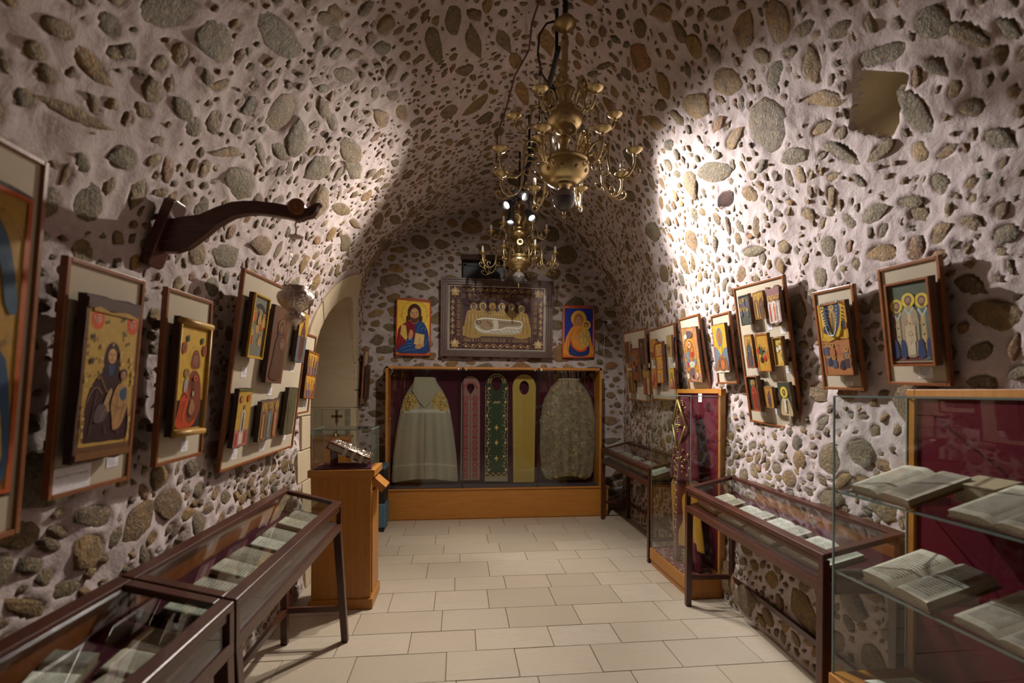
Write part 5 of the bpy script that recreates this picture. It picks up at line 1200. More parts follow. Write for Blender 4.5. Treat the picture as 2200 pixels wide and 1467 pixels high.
# frames: (side, X, Y, Z, yaw, lean, spin, w, h, [(u, v, w, h, spin)...])
FR = {
'P1': (-1,-1.070,1.591,1.529,-0.0179,0.0785,0.0071,0.318,0.661,[(-0.023,0.004,0.221,0.473,0.01)]),
'P2': (-1,-1.070,2.050,1.546,0.0026,0.0703,0.0160,0.328,0.654,[(-0.034,0.001,0.218,0.445,0.02)]),
'P3': (-1,-1.060,2.922,1.600,-0.0365,0.1277,0.0230,0.932,0.987,[(-0.341,0.230,0.171,0.317,0.03),(-0.061,0.156,0.219,0.427,0.03),(0.283,0.230,0.154,0.315,0.04),(-0.376,-0.228,0.140,0.294,0.01),(-0.061,-0.264,0.233,0.225,-0.02),(0.245,-0.234,0.149,0.291,0.04)]),
'P4': (-1,-1.070,3.576,1.613,0.0272,0.1059,0.0166,0.310,0.560,[(-0.015,-0.005,0.269,0.333,0.05)]),
'R1': (1,1.930,5.153,1.782,0.0088,0.1024,-0.0357,0.634,0.770,[(-0.135,0.155,0.130,0.236,-0.01),(0.076,0.015,0.208,0.354,0.02),(0.292,0.148,0.149,0.265,0.03),(-0.096,-0.174,0.156,0.249,0.03),(0.341,-0.176,0.169,0.244,0.02)]),
'R2': (1,1.910,4.411,1.767,-0.0116,0.0673,-0.0078,0.584,0.694,[(-0.118,0.145,0.136,0.193,0.02),(0.027,0.008,0.166,0.381,-0.02),(0.258,0.143,0.099,0.192,0.02),(-0.124,-0.138,0.107,0.192,-0.00),(0.278,-0.146,0.091,0.180,-0.03)]),
'R3': (1,1.890,3.753,1.781,0.0100,0.1727,-0.0109,0.333,0.663,[(0.037,0.022,0.241,0.440,0.05)]),
'R4': (1,1.870,3.280,1.808,0.0012,0.1305,-0.0127,0.249,0.501,[(0.032,0.003,0.165,0.344,-0.01)]),
'R5': (1,1.850,2.776,1.728,-0.0202,0.1756,-0.0599,0.501,0.884,[(-0.085,0.288,0.110,0.185,-0.02),(0.061,0.300,0.096,0.163,-0.03),(0.198,0.282,0.114,0.202,-0.02),(-0.095,0.029,0.079,0.209,-0.03),(0.042,0.019,0.120,0.229,-0.02),(0.195,0.023,0.077,0.162,-0.03),(-0.099,-0.238,0.116,0.222,-0.03),(0.048,-0.251,0.071,0.128,-0.03),(0.195,-0.250,0.107,0.197,-0.03)]),
'R6': (1,1.820,2.172,1.758,-0.0007,0.1644,-0.0411,0.251,0.494,[(0.031,0.005,0.169,0.352,-0.02)]),
'R7': (1,1.800,1.763,1.775,0.0009,0.1529,-0.0408,0.267,0.492,[(0.032,0.006,0.186,0.336,-0.00)]),
'F0': (-1,-1.030,1.075,1.60,0.0,0.07,0.0,0.46,0.90,[(-0.03,0.0,0.36,0.68,0.0)]),
'P5': (-1,-1.10,5.93,1.66,-0.02,0.06,0.0,0.20,0.64,[(.0,-.06,0.16,0.40,0.0)]),
}
FLAB = {'P1': 'linen-covered frame holding the dark-robed mother and child panel, nearest full frame on the left wall', 'P2': 'narrow linen-covered frame with the gilt-bordered red-mantled panel, left wall',
 'P3': 'large linen-covered frame with six small panels on the left wall behind the hanging lamp', 'P4': 'small linen-covered frame beside the arched niche, left wall', 'R1': 'linen-covered frame with five panels, last on the right wall by the back corner',
 'R2': 'linen-covered frame with five panels above the standing vestment case, next to the corner one', 'R3': 'tilted narrow frame with one ornate orange panel above the vestment case', 'R4': 'small frame with a yellow and slate-blue panel, left of the nine-panel frame',
 'R5': 'large linen-covered frame with nine small panels in three rows on the right wall', 'R6': 'frame with a yellow bead-hung panel, between the nine-panel frame and the bishops', 'R7': 'frame with the panel of three bishops, nearest on the right wall',
 'F0': 'large linen-covered frame cut off at the left edge of the picture', 'P5': 'narrow frame seen edge-on between the niche and the back wall'}
ILAB = {'P1': 'large gold panel of a dark-robed mother and child with two orange discs', 'P2': 'gold panel with a rolled gilt border and a red-draped child', 'P3a': 'panel of figures under a dark arch in a yellow border, top left of six',
 'P3b': 'dark worn bare-wood panel with a faint figure, behind the silver lamp', 'P3c': 'gold-over-slate panel with one dark figure, top right of six', 'P3d': 'gold panel with a slim white figure over a pink base, bottom left of six', 'P3e': 'worn brown panel of three standing figures, bottom middle of six',
 'P3f': 'worn olive-brown panel seen steeply, bottom right of six', 'P4': 'two-row gold panel of standing saints beside the niche', 'R1a': 'dark brown panel, top left of five in the corner frame', 'R1b': 'tall central multi-figure panel in the corner frame', 'R1c': 'dark upright panel, top right of the corner frame',
 'R1d': 'olive gold panel of two figures, bottom left of the corner frame', 'R1e': 'panel of three robed figures, bottom right of the corner frame', 'R2a': 'reddish panel, top left of the frame above the vestment case', 'R2b': 'tall bright orange three-row panel, centre of the frame above the vestment case',
 'R2c': 'small brown panel, top right of the frame above the vestment case', 'R2d': 'small pink and brown panel, bottom left above the vestment case', 'R2e': 'small yellow and red panel of one haloed figure, bottom right above the vestment case', 'R3': 'orange gold panel with a round central scene and a border of tiny scenes',
 'R4': 'yellow and slate-blue panel with an oval glory around a figure', 'R5a': 'dark green-grey panel, top left of nine', 'R5b': 'golden panel of two figures, top middle of nine', 'R5c': 'chipped mauve panel of white-robed figures, top right of nine', 'R5d': 'slim panel of one dark figure, middle row left of nine',
 'R5e': 'gold and red crowded panel, centre of nine', 'R5f': 'pale gold panel with small figures, middle row right of nine', 'R5g': 'black panel with a red-robed figure and red border, bottom left of nine', 'R5h': 'smallest golden brown panel, bottom middle of nine', 'R5i': 'dark panel of a bearded saint with a big yellow halo, bottom right of nine',
 'R6': 'yellow panel with a pale blue bead string hung over it', 'R7': 'dark green panel of three haloed bishops with a red border', 'F0': 'large panel partly cut off at the left edge, blue and gold', 'P5': 'old brown panel seen edge-on beside the niche'}
def axes(side, yaw, lean, spin):
    if side > 0: u, n = Vector((0, -1, 0)), Vector((-1, 0, 0))
    elif side < 0: u, n = Vector((0, 1, 0)), Vector((1, 0, 0))
    else: u, n = Vector((1, 0, 0)), Vector((0, -1, 0))
    v = Vector((0, 0, 1)); v, n = v * math.cos(lean) + n * math.sin(lean), n * math.cos(lean) - v * math.sin(lean)
    u, v = u * math.cos(spin) + v * math.sin(spin), v * math.cos(spin) - u * math.sin(spin); R_ = Matrix.Rotation(yaw, 3, 'Z'); return R_ @ u, R_ @ v, R_ @ n
def pose(side, x, y, z, yaw, lean, spin):
    u, v, n = axes(side, yaw, lean, spin); return Matrix(((u.x, v.x, n.x, x), (u.y, v.y, n.y, y), (u.z, v.z, n.z, z), (0, 0, 0, 1)))
def label_card(parent, u, v, w=.045, h=.035, z=.0015, text=None, wide=False):
    a = Art(h / w); a.rect(0, 0, 1, h / w, (.78, .79, .84)); A_ = h / w
    if text:
        for i, s in enumerate(text): a.text(s, .05, A_ * (.62 - i * .34), .05, (.06, .05, .10), .88)
    else:
        r = random.Random(int(u * 1000) + int(v * 777)); y = A_ * .82
        while y > A_ * .2: a.rect(.12, y, r.uniform(.55, .88), y + A_ * .06, (.40, .38, .42)); y -= A_ * .17
    me = a.mesh(w, 'label_card', .0001, PRINT); c = obj('label_card', me, None, parent, M=Matrix.Translation((u, v, z)))
    obj('card_body', MB().box(-w / 2, w / 2, -h / 2, h / 2, -.0012, -.0002), CARD, c)
def panel_mount(p, w, h): pass
CARDS = {'P1': [(.082, -.262, .05, .03)], 'P2': [(.03, -.275, .05, .042)], 'P3': [(-.335, -.005, .055, .05), (.005, -.11, .055, .045), (.30, .03, .05, .045), (-.325, -.425, .055, .05), (-.01, -.42, .075, .06), (.30, -.405, .06, .05)],
 'P4': [(.05, -.215, .06, .05)], 'R1': [(-.10, .02, .06, .05), (.10, -.22, .05, .045), (.33, -.0, .06, .045), (-.05, -.33, .06, .04), (.30, -.34, .06, .04)], 'R2': [(-.08, .0, .05, .05), (.05, -.235, .05, .05), (.26, .0, .05, .06), (-.09, -.28, .05, .04)],
 'R3': [(.02, -.27, .05, .03)], 'R4': [(.03, -.205, .045, .022)], 'R5': [(-.05, .165, .04, .022), (.075, .165, .045, .035), (.19, .135, .045, .035), (-.08, -.105, .045, .022), (.055, -.135, .045, .025), (.195, -.095, .045, .025), (-.09, -.375, .045, .02), (.05, -.345, .045, .035), (.185, -.385, .045, .02), (.235, -.215, .02, .025)],
 'R6': [(.04, -.215, .04, .022)], 'R7': [(.035, -.195, .06, .045)], 'F0': [], 'P5': []}
GILT = plain('worn gilt gesso', (.52, .30, .07), .5, .2, 60, .5, var=.3, vs=30)
for k, (side, x, y, z, yaw, lean, spin, w, h, ics) in FR.items():
    M = pose(side, x, y, z, yaw, lean, spin); t = thing('picture_frame', FLAB[k], 'picture frame', M=M, group='linen frames on the walls')
    rw, dz = .0135, .008
    m = MB().box(-w / 2, -w / 2 + rw, -h / 2, h / 2, -.012, dz).box(w / 2 - rw, w / 2, -h / 2, h / 2, -.012, dz).box(-w / 2 + rw, w / 2 - rw, h / 2 - rw, h / 2, -.012, dz).box(-w / 2 + rw, w / 2 - rw, -h / 2, -h / 2 + rw, -.012, dz)
    obj('frame_rail', m, FRAMEW, t, bev=.002)
    obj('linen_board', MB().box(-w / 2 + rw - .002, w / 2 - rw + .002, -h / 2 + rw - .002, h / 2 - rw + .002, -.010, 0), LINEN, t)
    for s in (-1, 1): obj('wall_batten', MB().box(-w * .22, w * .22, s * h * .3 - .015, s * h * .3 + .015, -.085 if side < 0 else -.10, -.0105), DARKW, t)
    for c in CARDS[k]: label_card(t, *c)
    if k == 'P1': label_card(t, -.075, -.283, .135, .070, .003, ['ΜΗΝ ΑΓΓΙΖΕΤΕ ΤΙΣ ΕΙΚΟΝΕΣ', "PLEASE DON'T TOUCH THE ICONS"])
    for i, (u, v, iw, ih, sp) in enumerate(ics):
        key = k if len(ics) == 1 else k + 'abcdefghi'[i]
        IM = M @ Matrix.Translation((u, v, 0)) @ Matrix.Rotation(-sp, 4, 'Z')
        it = thing('icon', ILAB[key], 'icon painting', M=IM, group='painted panels on the frames')
        r = random.Random(key); n_ = 7; pts = []; rough_ = .0035 if key not in ('R7', 'R6', 'P3a', 'P4') else .0008
        cs = [(-iw / 2, -ih / 2), (iw / 2, -ih / 2), (iw / 2, ih / 2), (-iw / 2, ih / 2)]
        for q in range(4):
            (x0, y0), (x1, y1) = cs[q], cs[(q + 1) % 4]
            for j in range(n_): f = j / n_; pts.append((x0 + (x1 - x0) * f + r.uniform(-1, 1) * rough_, y0 + (y1 - y0) * f + r.uniform(-1, 1) * rough_))
        th_ = .028 if iw > .12 else .024
        if key == 'R5c': pts = [(x_, y_ + (.012 * math.sin(i_ * 1.3) if y_ > ih * .4 or y_ < -ih * .4 else 0)) for i_, (x_, y_) in enumerate(pts)]
        fz = .048
        obj('board', MB().prism(pts, fz - th_, fz - .0045), OLDW if side > 0 else DARKW, it)
        for s in (-1, 1): obj('back_batten', MB().box(-iw * .40, iw * .40, s * ih * .32 - .012, s * ih * .32 + .012, .0, fz - th_), DARKW, it)
        a = get_art(key, ih / iw if key not in ('P1', 'P2', 'P3b', 'P3d') else 1.0)
        sc_ = a.A / (ih / iw); pw = iw * .975
        me = a.mesh(pw, 'painting', .0002, ART); me.transform(Matrix.Diagonal((1, (ih * .975) / (a.A * pw), 1, 1)))
        obj('painting', me, None, it, M=Matrix.Translation((0, 0, fz - .0044)))
        if key == 'P2':
            m = MB(); hh, ww = ih / 2, iw / 2
            
            for q in (1, -1): obj('rolled_border', MB().tube([(-ww, q * (hh - .012), fz), (ww, q * (hh - .012), fz)], .013, 10), GILT, it, smooth=True)
            obj('side_border', MB().tube([(ww - .006, -hh, fz), (ww - .006, hh, fz)], .008, 8).tube([(-ww + .003, -hh, fz), (-ww + .003, hh, fz)], .004, 8), GILT, it, smooth=True)
        if key in ('P3a', 'R5f', 'R2b', 'R7', 'R5g'):
            bm_ = {'P3a': plain('yellow frame paint', (.55, .33, .03), .5), 'R5f': GILT, 'R2b': FRAMEW, 'R7': FRAMEW, 'R5g': FRAMEW}[key]; q = iw * .045; m = MB()
            m.box(-iw / 2, -iw / 2 + q, -ih / 2, ih / 2, fz - .006, fz + .005).box(iw / 2 - q, iw / 2, -ih / 2, ih / 2, fz - .006, fz + .005).box(-iw / 2 + q, iw / 2 - q, ih / 2 - q, ih / 2, fz - .006, fz + .005).box(-iw / 2 + q, iw / 2 - q, -ih / 2, -ih / 2 + q, fz - .006, fz + .005)
            obj('border', m, bm_, it)
        if key == 'R6':
            bt = thing('bead_string', 'pale blue bead string hanging in a U over the yellow panel', 'beads', M=IM); BEAD = plain('pale blue beads', (.36, .46, .52), .25, var=.1)
            m = MB(); hh = ih / 2
            for j in range(41):
                f = j / 40 * 2 - 1; px_, py_ = .052 * f * (1 if abs(f) < 2 else 1), hh - .005 - .155 * (1 - abs(f) ** 2.6)
                m.lathe([(.0008, -.005), (.0042, -.003), (.0052, 0), (.0042, .003), (.0008, .005)], 8, Matrix.Translation((px_, py_, fz + .006)))
            obj('bead', m, BEAD, bt, smooth=True, kind='stuff'); obj('hook', MB().tube([(-.052, hh - .005, fz + .006), (-.052, hh + .004, fz - .004), (.052, hh + .004, fz - .004), (.052, hh - .005, fz + .006)], .001, 5), BLACKM, bt)

# ---------------------------------------------------------------- pictures on the back wall
def loose_icon(M, w, h, art, label, edge):
    it = thing('icon', label, 'icon painting', M=M); c = .03
    pts = [(-w / 2, -h / 2), (0, -h / 2 - .004), (w / 2, -h / 2 + .003), (w / 2 + .003, 0), (w / 2, h / 2 - .05), (w / 2 - c, h / 2 - .012), (.02, h / 2), (-w / 2 + .01, h / 2), (-w / 2 - .002, .1)]
    obj('board', MB().prism(pts, -.035, 0), edge, it, bev=.003)
    a = art(1.0) if False else art; me = a.mesh(w * .97, 'painting', .0002, ARTN)
    for v_ in me.vertices:   # follow the chipped corner
        if v_.co.x > w / 2 - c - .012 and v_.co.y > h / 2 - .055: v_.co.y = min(v_.co.y, h / 2 - .02 - (v_.co.x - (w / 2 - c - .012)) * 1.1)
    obj('painting', me, None, it, M=Matrix.Translation((0, 0, .0006)))
    obj('back_batten', MB().box(-w * .3, w * .3, -.02, .02, -.075, -.035), DARKW, it)
REDE = plain('orange red board edge', (.36, .06, .015), .5)
loose_icon(pose(0, -.544, 5.975, 2.264, 0, .035, -.013), .412, .689, art_pantocrator(.689 / .412 * .985), 'gold panel of a bearded haloed man with a book, left of the big framed picture', REDE)
loose_icon(pose(0, 1.491, 5.99, 2.248, 0, .042, .006), .409, .656, art_blue_mother(.656 / .409 * .985), 'blue panel of an orange-robed mother and child, right of the big framed picture', REDE)
t = thing('framed_embroidery', 'big dark-framed gold embroidery of six haloed figures over a man on a white sheet', 'framed picture', M=pose(0, .468, 5.98, 2.39, .005, .02, -.005))
w, h = 1.373, .951; m = MB()
for o_, i_, z0, z1 in ((0, .022, -.04, .035), (.022, .050, -.04, .022), (.050, .078, -.04, .010)):
    a0, b0, a1, b1 = w / 2 - o_, h / 2 - o_, w / 2 - i_, h / 2 - i_
    m.box(-a0, -a1, -b0, b0, z0, z1).box(a1, a0, -b0, b0, z0, z1).box(-a1, a1, b1, b0, z0, z1).box(-a1, a1, -b0, -b1, z0, z1)
obj('frame', m, WALNUT, t, bev=.002)
FRI = N('grey silver fringe'); cc = FRI.noise(FRI.coord('Object', (90, 1.5, 1)), 2, 3); FRI.pbsdf(FRI.ramp(cc, [(.3, (.16, .14, .11)), (.7, (.42, .38, .31))]), .7)
obj('fringe_mat', MB().box(-w / 2 + .07, w / 2 - .07, -h / 2 + .07, h / 2 - .07, -.03, -.018), FRI.m, t)
obj('cover_glass', MB().box(-w / 2 + .07, w / 2 - .07, -h / 2 + .07, h / 2 - .07, .004, .007), GLASS, t)
A = .66; a = Art(A); BG = (.060, .016, .022); BGD = (.56, .38, .15); r = random.Random(3)
a.rect(0, 0, 1, A, WH); a.rect(.006, .006, .994, A - .006, BG)
for s in (.125, .875): a.rect(s - .0015, 0, s + .0015, A, (.30, .18, .10))
for s in (.125, A - .125): a.rect(0, s - .0015, 1, s + .0015, (.30, .18, .10))
def vine(p0, p1, amp, n):
    for j in range(n * 8 + 1):
        pass
    dx, dy = p1[0] - p0[0], p1[1] - p0[1]; L_ = math.hypot(dx, dy); ux, uy = dx / L_, dy / L_
    a.curve([(p0[0] + dx * q / (n * 4) - uy * amp * math.sin(q * PI / 2), p0[1] + dy * q / (n * 4) + ux * amp * math.sin(q * PI / 2)) for q in range(n * 4 + 1)], .005, BGD, 3)
    for q in range(n * 2):
        f = (q + .5) / (n * 2); s = 1 if q % 2 else -1; cx, cy = p0[0] + dx * f, p0[1] + dy * f; flower(a, cx - uy * amp * .2 * s, cy + ux * amp * .2 * s, .013, BGD, (.6, .42, .15))
        a.ell(cx + ux * .018, cy + uy * .018 + ux * amp * s * .5, .007, .005, BGD, 6)
vine((.14, A - .040), (.86, A - .040), .022, 5); vine((.14, .040), (.86, .040), .022, 5); vine((.038, .14), (.038, A - .14), .018, 3); vine((.962, .14), (.962, A - .14), .018, 3)
def letters(x0, y0, x1, y1, vert=False):   # rows of stitched uncial letters too small to read
    n_ = int((abs(x1 - x0) + abs(y1 - y0)) / .0135)
    for q in range(n_):
        f = (q + .5) / n_; cx, cy = x0 + (x1 - x0) * f, y0 + (y1 - y0) * f; k_ = r.randrange(5)
        if r.random() < .1: continue
        def seg_(ax, ay, bx, by):
            if vert: a.line([(cx + ay, cy + ax), (cx + by, cy + bx)], .0034, BGD)
            else: a.line([(cx + ax, cy + ay), (cx + bx, cy + by)], .0034, BGD)
        seg_(-.004, -.018, -.004, .018)
        if k_ != 1: seg_(.003, -.018, .003, .018)
        if k_ in (0, 2): seg_(-.004, 0, .003, 0)
        if k_ in (2, 3): seg_(-.004, .018, .004, .018)
        if k_ == 4: seg_(-.004, .018, .003, -.018)
letters(.14, A - .098, .86, A - .098); letters(.14, .098, .86, .098); letters(.098, .14, .098, A - .14, True); letters(.902, .14, .902, A - .14, True)
for cx, cy in ((.062, .062), (.938, .062), (.062, A - .062), (.938, A - .062)):
    flower(a, cx, cy, .045, BGD, (.7, .55, .25)); a.ell(cx, cy + .008, .018, .018, (.62, .56, .45), 12); a.ell(cx + .012, cy - .014, .012, .012, (.62, .45, .12), 10)
    for q in range(8): a.ell(cx + .048 * math.cos(q * .785), cy + .048 * math.sin(q * .785), .006, .006, BGD, 6)
X0, X1, Y0, Y1 = .14, .86, .14, A - .14
a.rect(X0, Y0, X1, Y1, (.30, .2, .1)); a.rect(X0 + .003, Y0 + .003, X1 - .003, Y1 - .003, (.052, .014, .026)); a.rect(X0 + .003, Y0 + .003, X1 - .003, Y0 + .10, (.38, .26, .09))
for cx, cy, s in ((.335, .42, .95), (.42, .425, .9), (.51, .425, .95), (.60, .425, .9), (.71, .42, .95)):
    pass
def figr(cx, top, hood=None, big=False, skin_=(.16, .13, .09)):
    wd = .052 if not big else .075; yb = .26 if not big else Y0 + .005
    a.blob([(cx - wd * 1.2, yb), (cx - wd * 1.0, top - .085), (cx - wd * .45, top - .045), (cx + wd * .45, top - .045), (cx + wd * 1.0, top - .085), (cx + wd * 1.2, yb)], (.40, .26, .07))
    for q in (-.7, -.3, .2, .6): a.curve([(cx + q * wd, top - .07), (cx + q * wd * 1.2, (yb + top) / 2), (cx + q * wd * 1.5, yb + .01)], .006, (.17, .10, .035), 3); a.curve([(cx + (q + .12) * wd, top - .08), (cx + (q + .12) * wd * 1.2, (yb + top) / 2)], .005, (.78, .58, .20), 3)
    a.ell(cx, top - .005, .038, .042, (.36, .22, .06), 22); a.ell(cx, top - .005, .034, .038, (.56, .39, .10), 22); a.ell(cx, top - .008, .022, .030, hood or (.10, .07, .05), 16); a.ell(cx, top - .010, .014, .021, skin_, 14)
figr(.255, .455, None, True, (.2, .17, .12)); figr(.35, .458); figr(.45, .458, (.5, .34, .1), skin_=(.28, .16, .08)); figr(.548, .458); figr(.65, .458, WH, skin_=(.12, .1, .08)); figr(.755, .438, None, True, (.14, .1, .07))
a.blob([(.27, .30), (.34, .335), (.44, .33), (.58, .312), (.74, .31), (.765, .27), (.755, .20), (.68, .165), (.45, .165), (.32, .18), (.265, .235)], (.46, .43, .34))
a.blob([(.29, .29), (.36, .315), (.5, .31), (.73, .30), (.745, .26), (.6, .245), (.5, .21), (.36, .21), (.31, .25)], (.30, .22, .13))
a.ell(.305, .285, .028, .025, (.08, .05, .035), 14); a.ell(.307, .285, .016, .018, (.3, .2, .12), 12)
a.blob([(.34, .30), (.42, .305), (.47, .29), (.46, .24), (.40, .215), (.35, .24)], (.34, .22, .12)); a.curve([(.39, .30), (.44, .26), (.42, .22)], .012, (.10, .07, .05)); a.curve([(.37, .25), (.40, .225), (.44, .235)], .010, (.42, .26, .16))
a.blob([(.455, .305), (.505, .305), (.515, .26), (.505, .205), (.46, .205), (.465, .26)], (.58, .55, .46)); a.curve([(.51, .285), (.62, .275), (.735, .285)], .006, (.12, .08, .05))
a.curve([(.29, .31), (.38, .33), (.55, .317), (.72, .305), (.765, .28), (.74, .235), (.6, .235), (.54, .215), (.45, .21), (.40, .19), (.33, .20), (.275, .24)], .010, (.80, .79, .72))
for q in range(5): a.curve([(.52 + q * .045, .225), (.55 + q * .04, .20), (.57 + q * .04, .185)], .006, (.78, .76, .68))
me = a.mesh(1.175, 'embroidery', .00005, EMB); obj('embroidery', me, None, t, M=Matrix.Translation((.0, .002, -.0175)))
# socket and its cable
t = thing('wall_socket', 'small white double socket with a dark cable, high on the back wall', 'socket', loc=(1.885, 6.02, 2.383))
obj('socket_plate', MB().box(-.035, .035, -.012, .02, -.025, .025), CARD, t, bev=.003); obj('plug', MB().lathe([(.018, 0), (.018, .03), (.008, .04)], 12, Matrix.Translation((-.045, -.012, -.012)) @ Matrix.Rotation(PI / 2, 4, 'X')), BLACKM, t)
obj('cable', MB().tube([(-.045 + .09 * math.sin(q * .5) * min(1, q / 6), -.02, -.02 - .03 * q + (.05 if q > 8 else 0) * math.sin(q)) for q in range(13)], .004, 6), BLACKM, t, smooth=True)
obj('white_wire', MB().tube([(-.05, -.01, -.1), (-.06, -.01, -.3), (-.075, -.015, -.6), (-.07, -.01, -.9)], .003, 5), CARD, t, smooth=True)
# ---------------------------------------------------------------- standing vestment case on the right
t = thing('vestment_case', 'tall wooden and glass case with a draped vestment, standing by the right wall', 'display case', loc=(0, 0, 0))
VX0, VX1, VY0, VY1 = 1.662, 1.895, 3.362, 4.10
obj('base', MB().box(VX0, VX1 + .035, VY0, VY1, .05, .145), ORANGE, t, bev=.004)
obj('plinth', MB().box(VX0 + .01, VX1 + .03, VY0 + .008, VY1 - .008, 0, .05), ORANGE, t)
m = MB(); X, X2 = VX1, VX1 + .038
m.box(X, X2, VY0, VY0 + .036, .145, 1.525).box(X, X2, VY1 - .036, VY1, .145, 1.525).box(X, X2, VY0 + .036, VY1 - .036, 1.49, 1.525).box(X, X2, VY0 + .036, VY1 - .036, .145, .17)
obj('back_frame', m, ORANGE, t, bev=.002)
obj('velvet_back', MB().box(X + .012, X + .03, VY0 + .03, VY1 - .03, .16, 1.5), MAROONL, t)
PAT = N('wine red and cream patterned cloth'); vv = PAT.n('ShaderNodeTexVoronoi'); vv.inputs['Scale'].default_value = 28; PAT.l(PAT.coord(), vv.inputs['Vector'])
PAT.pbsdf(PAT.ramp(vv.outputs['Distance'], [(.25, (.40, .33, .26)), (.4, (.16, .02, .03))]), .8)
obj('floor_cloth', MB().box(VX0 + .01, VX1, VY0 + .01, VY1 - .01, .145, .152), PAT.m, t)
obj('front_glass', MB().box(VX0 + .006, VX0 + .012, VY0 + .006, VY1 - .006, .145, 1.468), GLASSG, t)
for y in (VY0 + .006, VY1 - .012): obj('end_glass', MB().box(VX0 + .013, VX1, y, y + .006, .145, 1.468), GLASSG, t)
obj('top_glass', MB().box(VX0 + .006, VX1, VY0 + .006, VY1 - .006, 1.469, 1.475), GLASSG, t)
c = label_card(t, 0, 0, .055, .065); cc = t.children[-1] if t.children else None
for ch in list(bpy.data.objects):
    if ch.parent == t and ch.name.startswith('label_card'): ch.matrix_local = pose(1, 1.85, 3.585, 1.455, 0, 0, 0)
edges(VX0 + .009, VX1, VY0 + .008, VY1 - .008, .145, 1.472, t)
VM = pose(1, 1.812, 3.745, 0, 0, 0, 0)
ve = thing('vestment', 'wine red vestment with gold diamond bands and mustard yellow lining inside the standing case', 'vestment', M=VM)
def drape(name, mat, prof, z0, z1, dep, folds, amp, parent, zoff=0.0, colf=None, uc=0.0, nx=40, nz=50):
    vs, fs = [], []
    for j in range(nz + 1):
        v = j / nz; L_, R_ = prof(v)
        for i in range(nx + 1):
            u = i / nx; x = L_ + (R_ - L_) * u; e = 1 - abs(2 * u - 1) ** 2.4
            vs.append((x, z0 + (z1 - z0) * v + .008 * math.sin(u * 9) * (1 - v) ** 3, zoff + dep * e * (1.15 - .5 * v) + amp * math.sin(u * folds * PI + 2 * v) * (1 - .7 * v)))
    W_ = nx + 1
    for j in range(nz):
        for i in range(nx): a_ = j * W_ + i; fs.append((a_, a_ + 1, a_ + W_ + 1, a_ + W_))
    me = bpy.data.meshes.new(name); me.from_pydata(vs, [], fs); me.polygons.foreach_set('use_smooth', [True] * len(fs)); me.materials.append(mat); me.update()
    o = obj(name, me, None, parent); s_ = o.modifiers.new('solid', 'SOLIDIFY'); s_.thickness = .006; s_.offset = -1; return o
I_ = lambda v, xs, ys: float(np.interp(v, xs, ys))
YSILK = cloth('mustard gold satin', (.50, .26, .02), 60, (.36, .17, .015), .45, .2)
WINE = cloth('wine red silk', (.13, .006, .02), 60, (.07, .004, .012), .55, .2)
drape('lining', YSILK, lambda v: (I_(v, [0, .25, .7, 1], [-.19, -.21, -.26, -.12]), I_(v, [0, .5, 1], [.31, .22, .10])), .30, .90, .06, 9, .012, ve, -.004)
drape('hem_cloth', WINE, lambda v: (I_(v, [0, 1], [.05, .04]), I_(v, [0, 1], [.30, .27])), .16, .36, .05, 7, .010, ve, .012)
drape('front_panel', WINE, lambda v: (I_(v, [0, 1], [-.09, -.07]), I_(v, [0, 1], [.06, .07])), .16, .95, .045, 3, .006, ve, .035)
drape('cape', WINE, lambda v: (I_(v, [0, .06, .5, .85, 1], [-.25, -.26, -.17, -.10, -.03]), I_(v, [0, .06, .5, .85, 1], [.21, .22, .18, .10, .03])), .80, 1.46, .07, 7, .010, ve, -.005)
GTH = plain('raised gold thread', (.60, .47, .16), .38, .65, 60, .3, var=.2)
m = MB(); zc, hh, hw = 1.235, .205, .118
for (x0, y0, x1, y1) in ((0, hh, hw, 0), (hw, 0, 0, -hh), (0, -hh, -hw, 0), (-hw, 0, 0, hh)):
    m.tube([(x0 * .98, zc + y0 * .98, .068 - abs(x0) * .10), (x1 * .98, zc + y1 * .98, .068 - abs(x1) * .10)], .009, 6)
obj('gold_diamond', m, GTH, ve, smooth=True)
m = MB(); r = random.Random(12)
for q in range(4):
    a_ = q * PI / 2
    for f in (.012, .028, .042): m.lathe([(.011 - f * .1, 0), (.008, .006), (.002, .009)], 7, Matrix.Translation((f * math.cos(a_), zc + f * math.sin(a_) * 1.3, .062)))
for s in (-1, 1):
    for q in range(9): m.lathe([(r.uniform(.007, .012), 0), (.006, .006), (.002, .008)], 7, Matrix.Translation((s * r.uniform(.02, .09), zc + .05 + q * .018 * (1 if s > 0 else .6), .044)))
obj('gold_cross', m, GTH, ve, smooth=True)
m = MB()
for q in range(46):
    x, z = r.uniform(-.17, .16), r.uniform(.81, 1.06); k_ = r.uniform(.008, .017); y_ = .066 * (1 - abs(x / .2) ** 2) + .004
    if r.random() < .5: m.tube([(x + k_ * 1.5 * math.cos(b), z + k_ * 1.5 * math.sin(b), y_) for b in np.linspace(0, 4.5, 8)], .0035, 5)
    else: m.lathe([(k_, 0), (k_ * .7, .006), (.002, .008)], 8, Matrix.Translation((x, z, y_)))
for q in range(10): m.tube([(-.015 + .022 * math.cos(b) * (1 if q % 2 else -1), .22 + q * .06 + .018 * math.sin(b), .076) for b in np.linspace(0, 4.6, 8)], .0045, 5)
for q in range(14): m.tube([(r.uniform(.10, .26) + .014 * math.cos(b), r.uniform(.19, .21) + (q % 3) * .035 + .014 * math.sin(b), .075) for b in np.linspace(0, 4, 6)], .004, 5)
obj('gold_embroidery', m, GTH, ve, smooth=True)

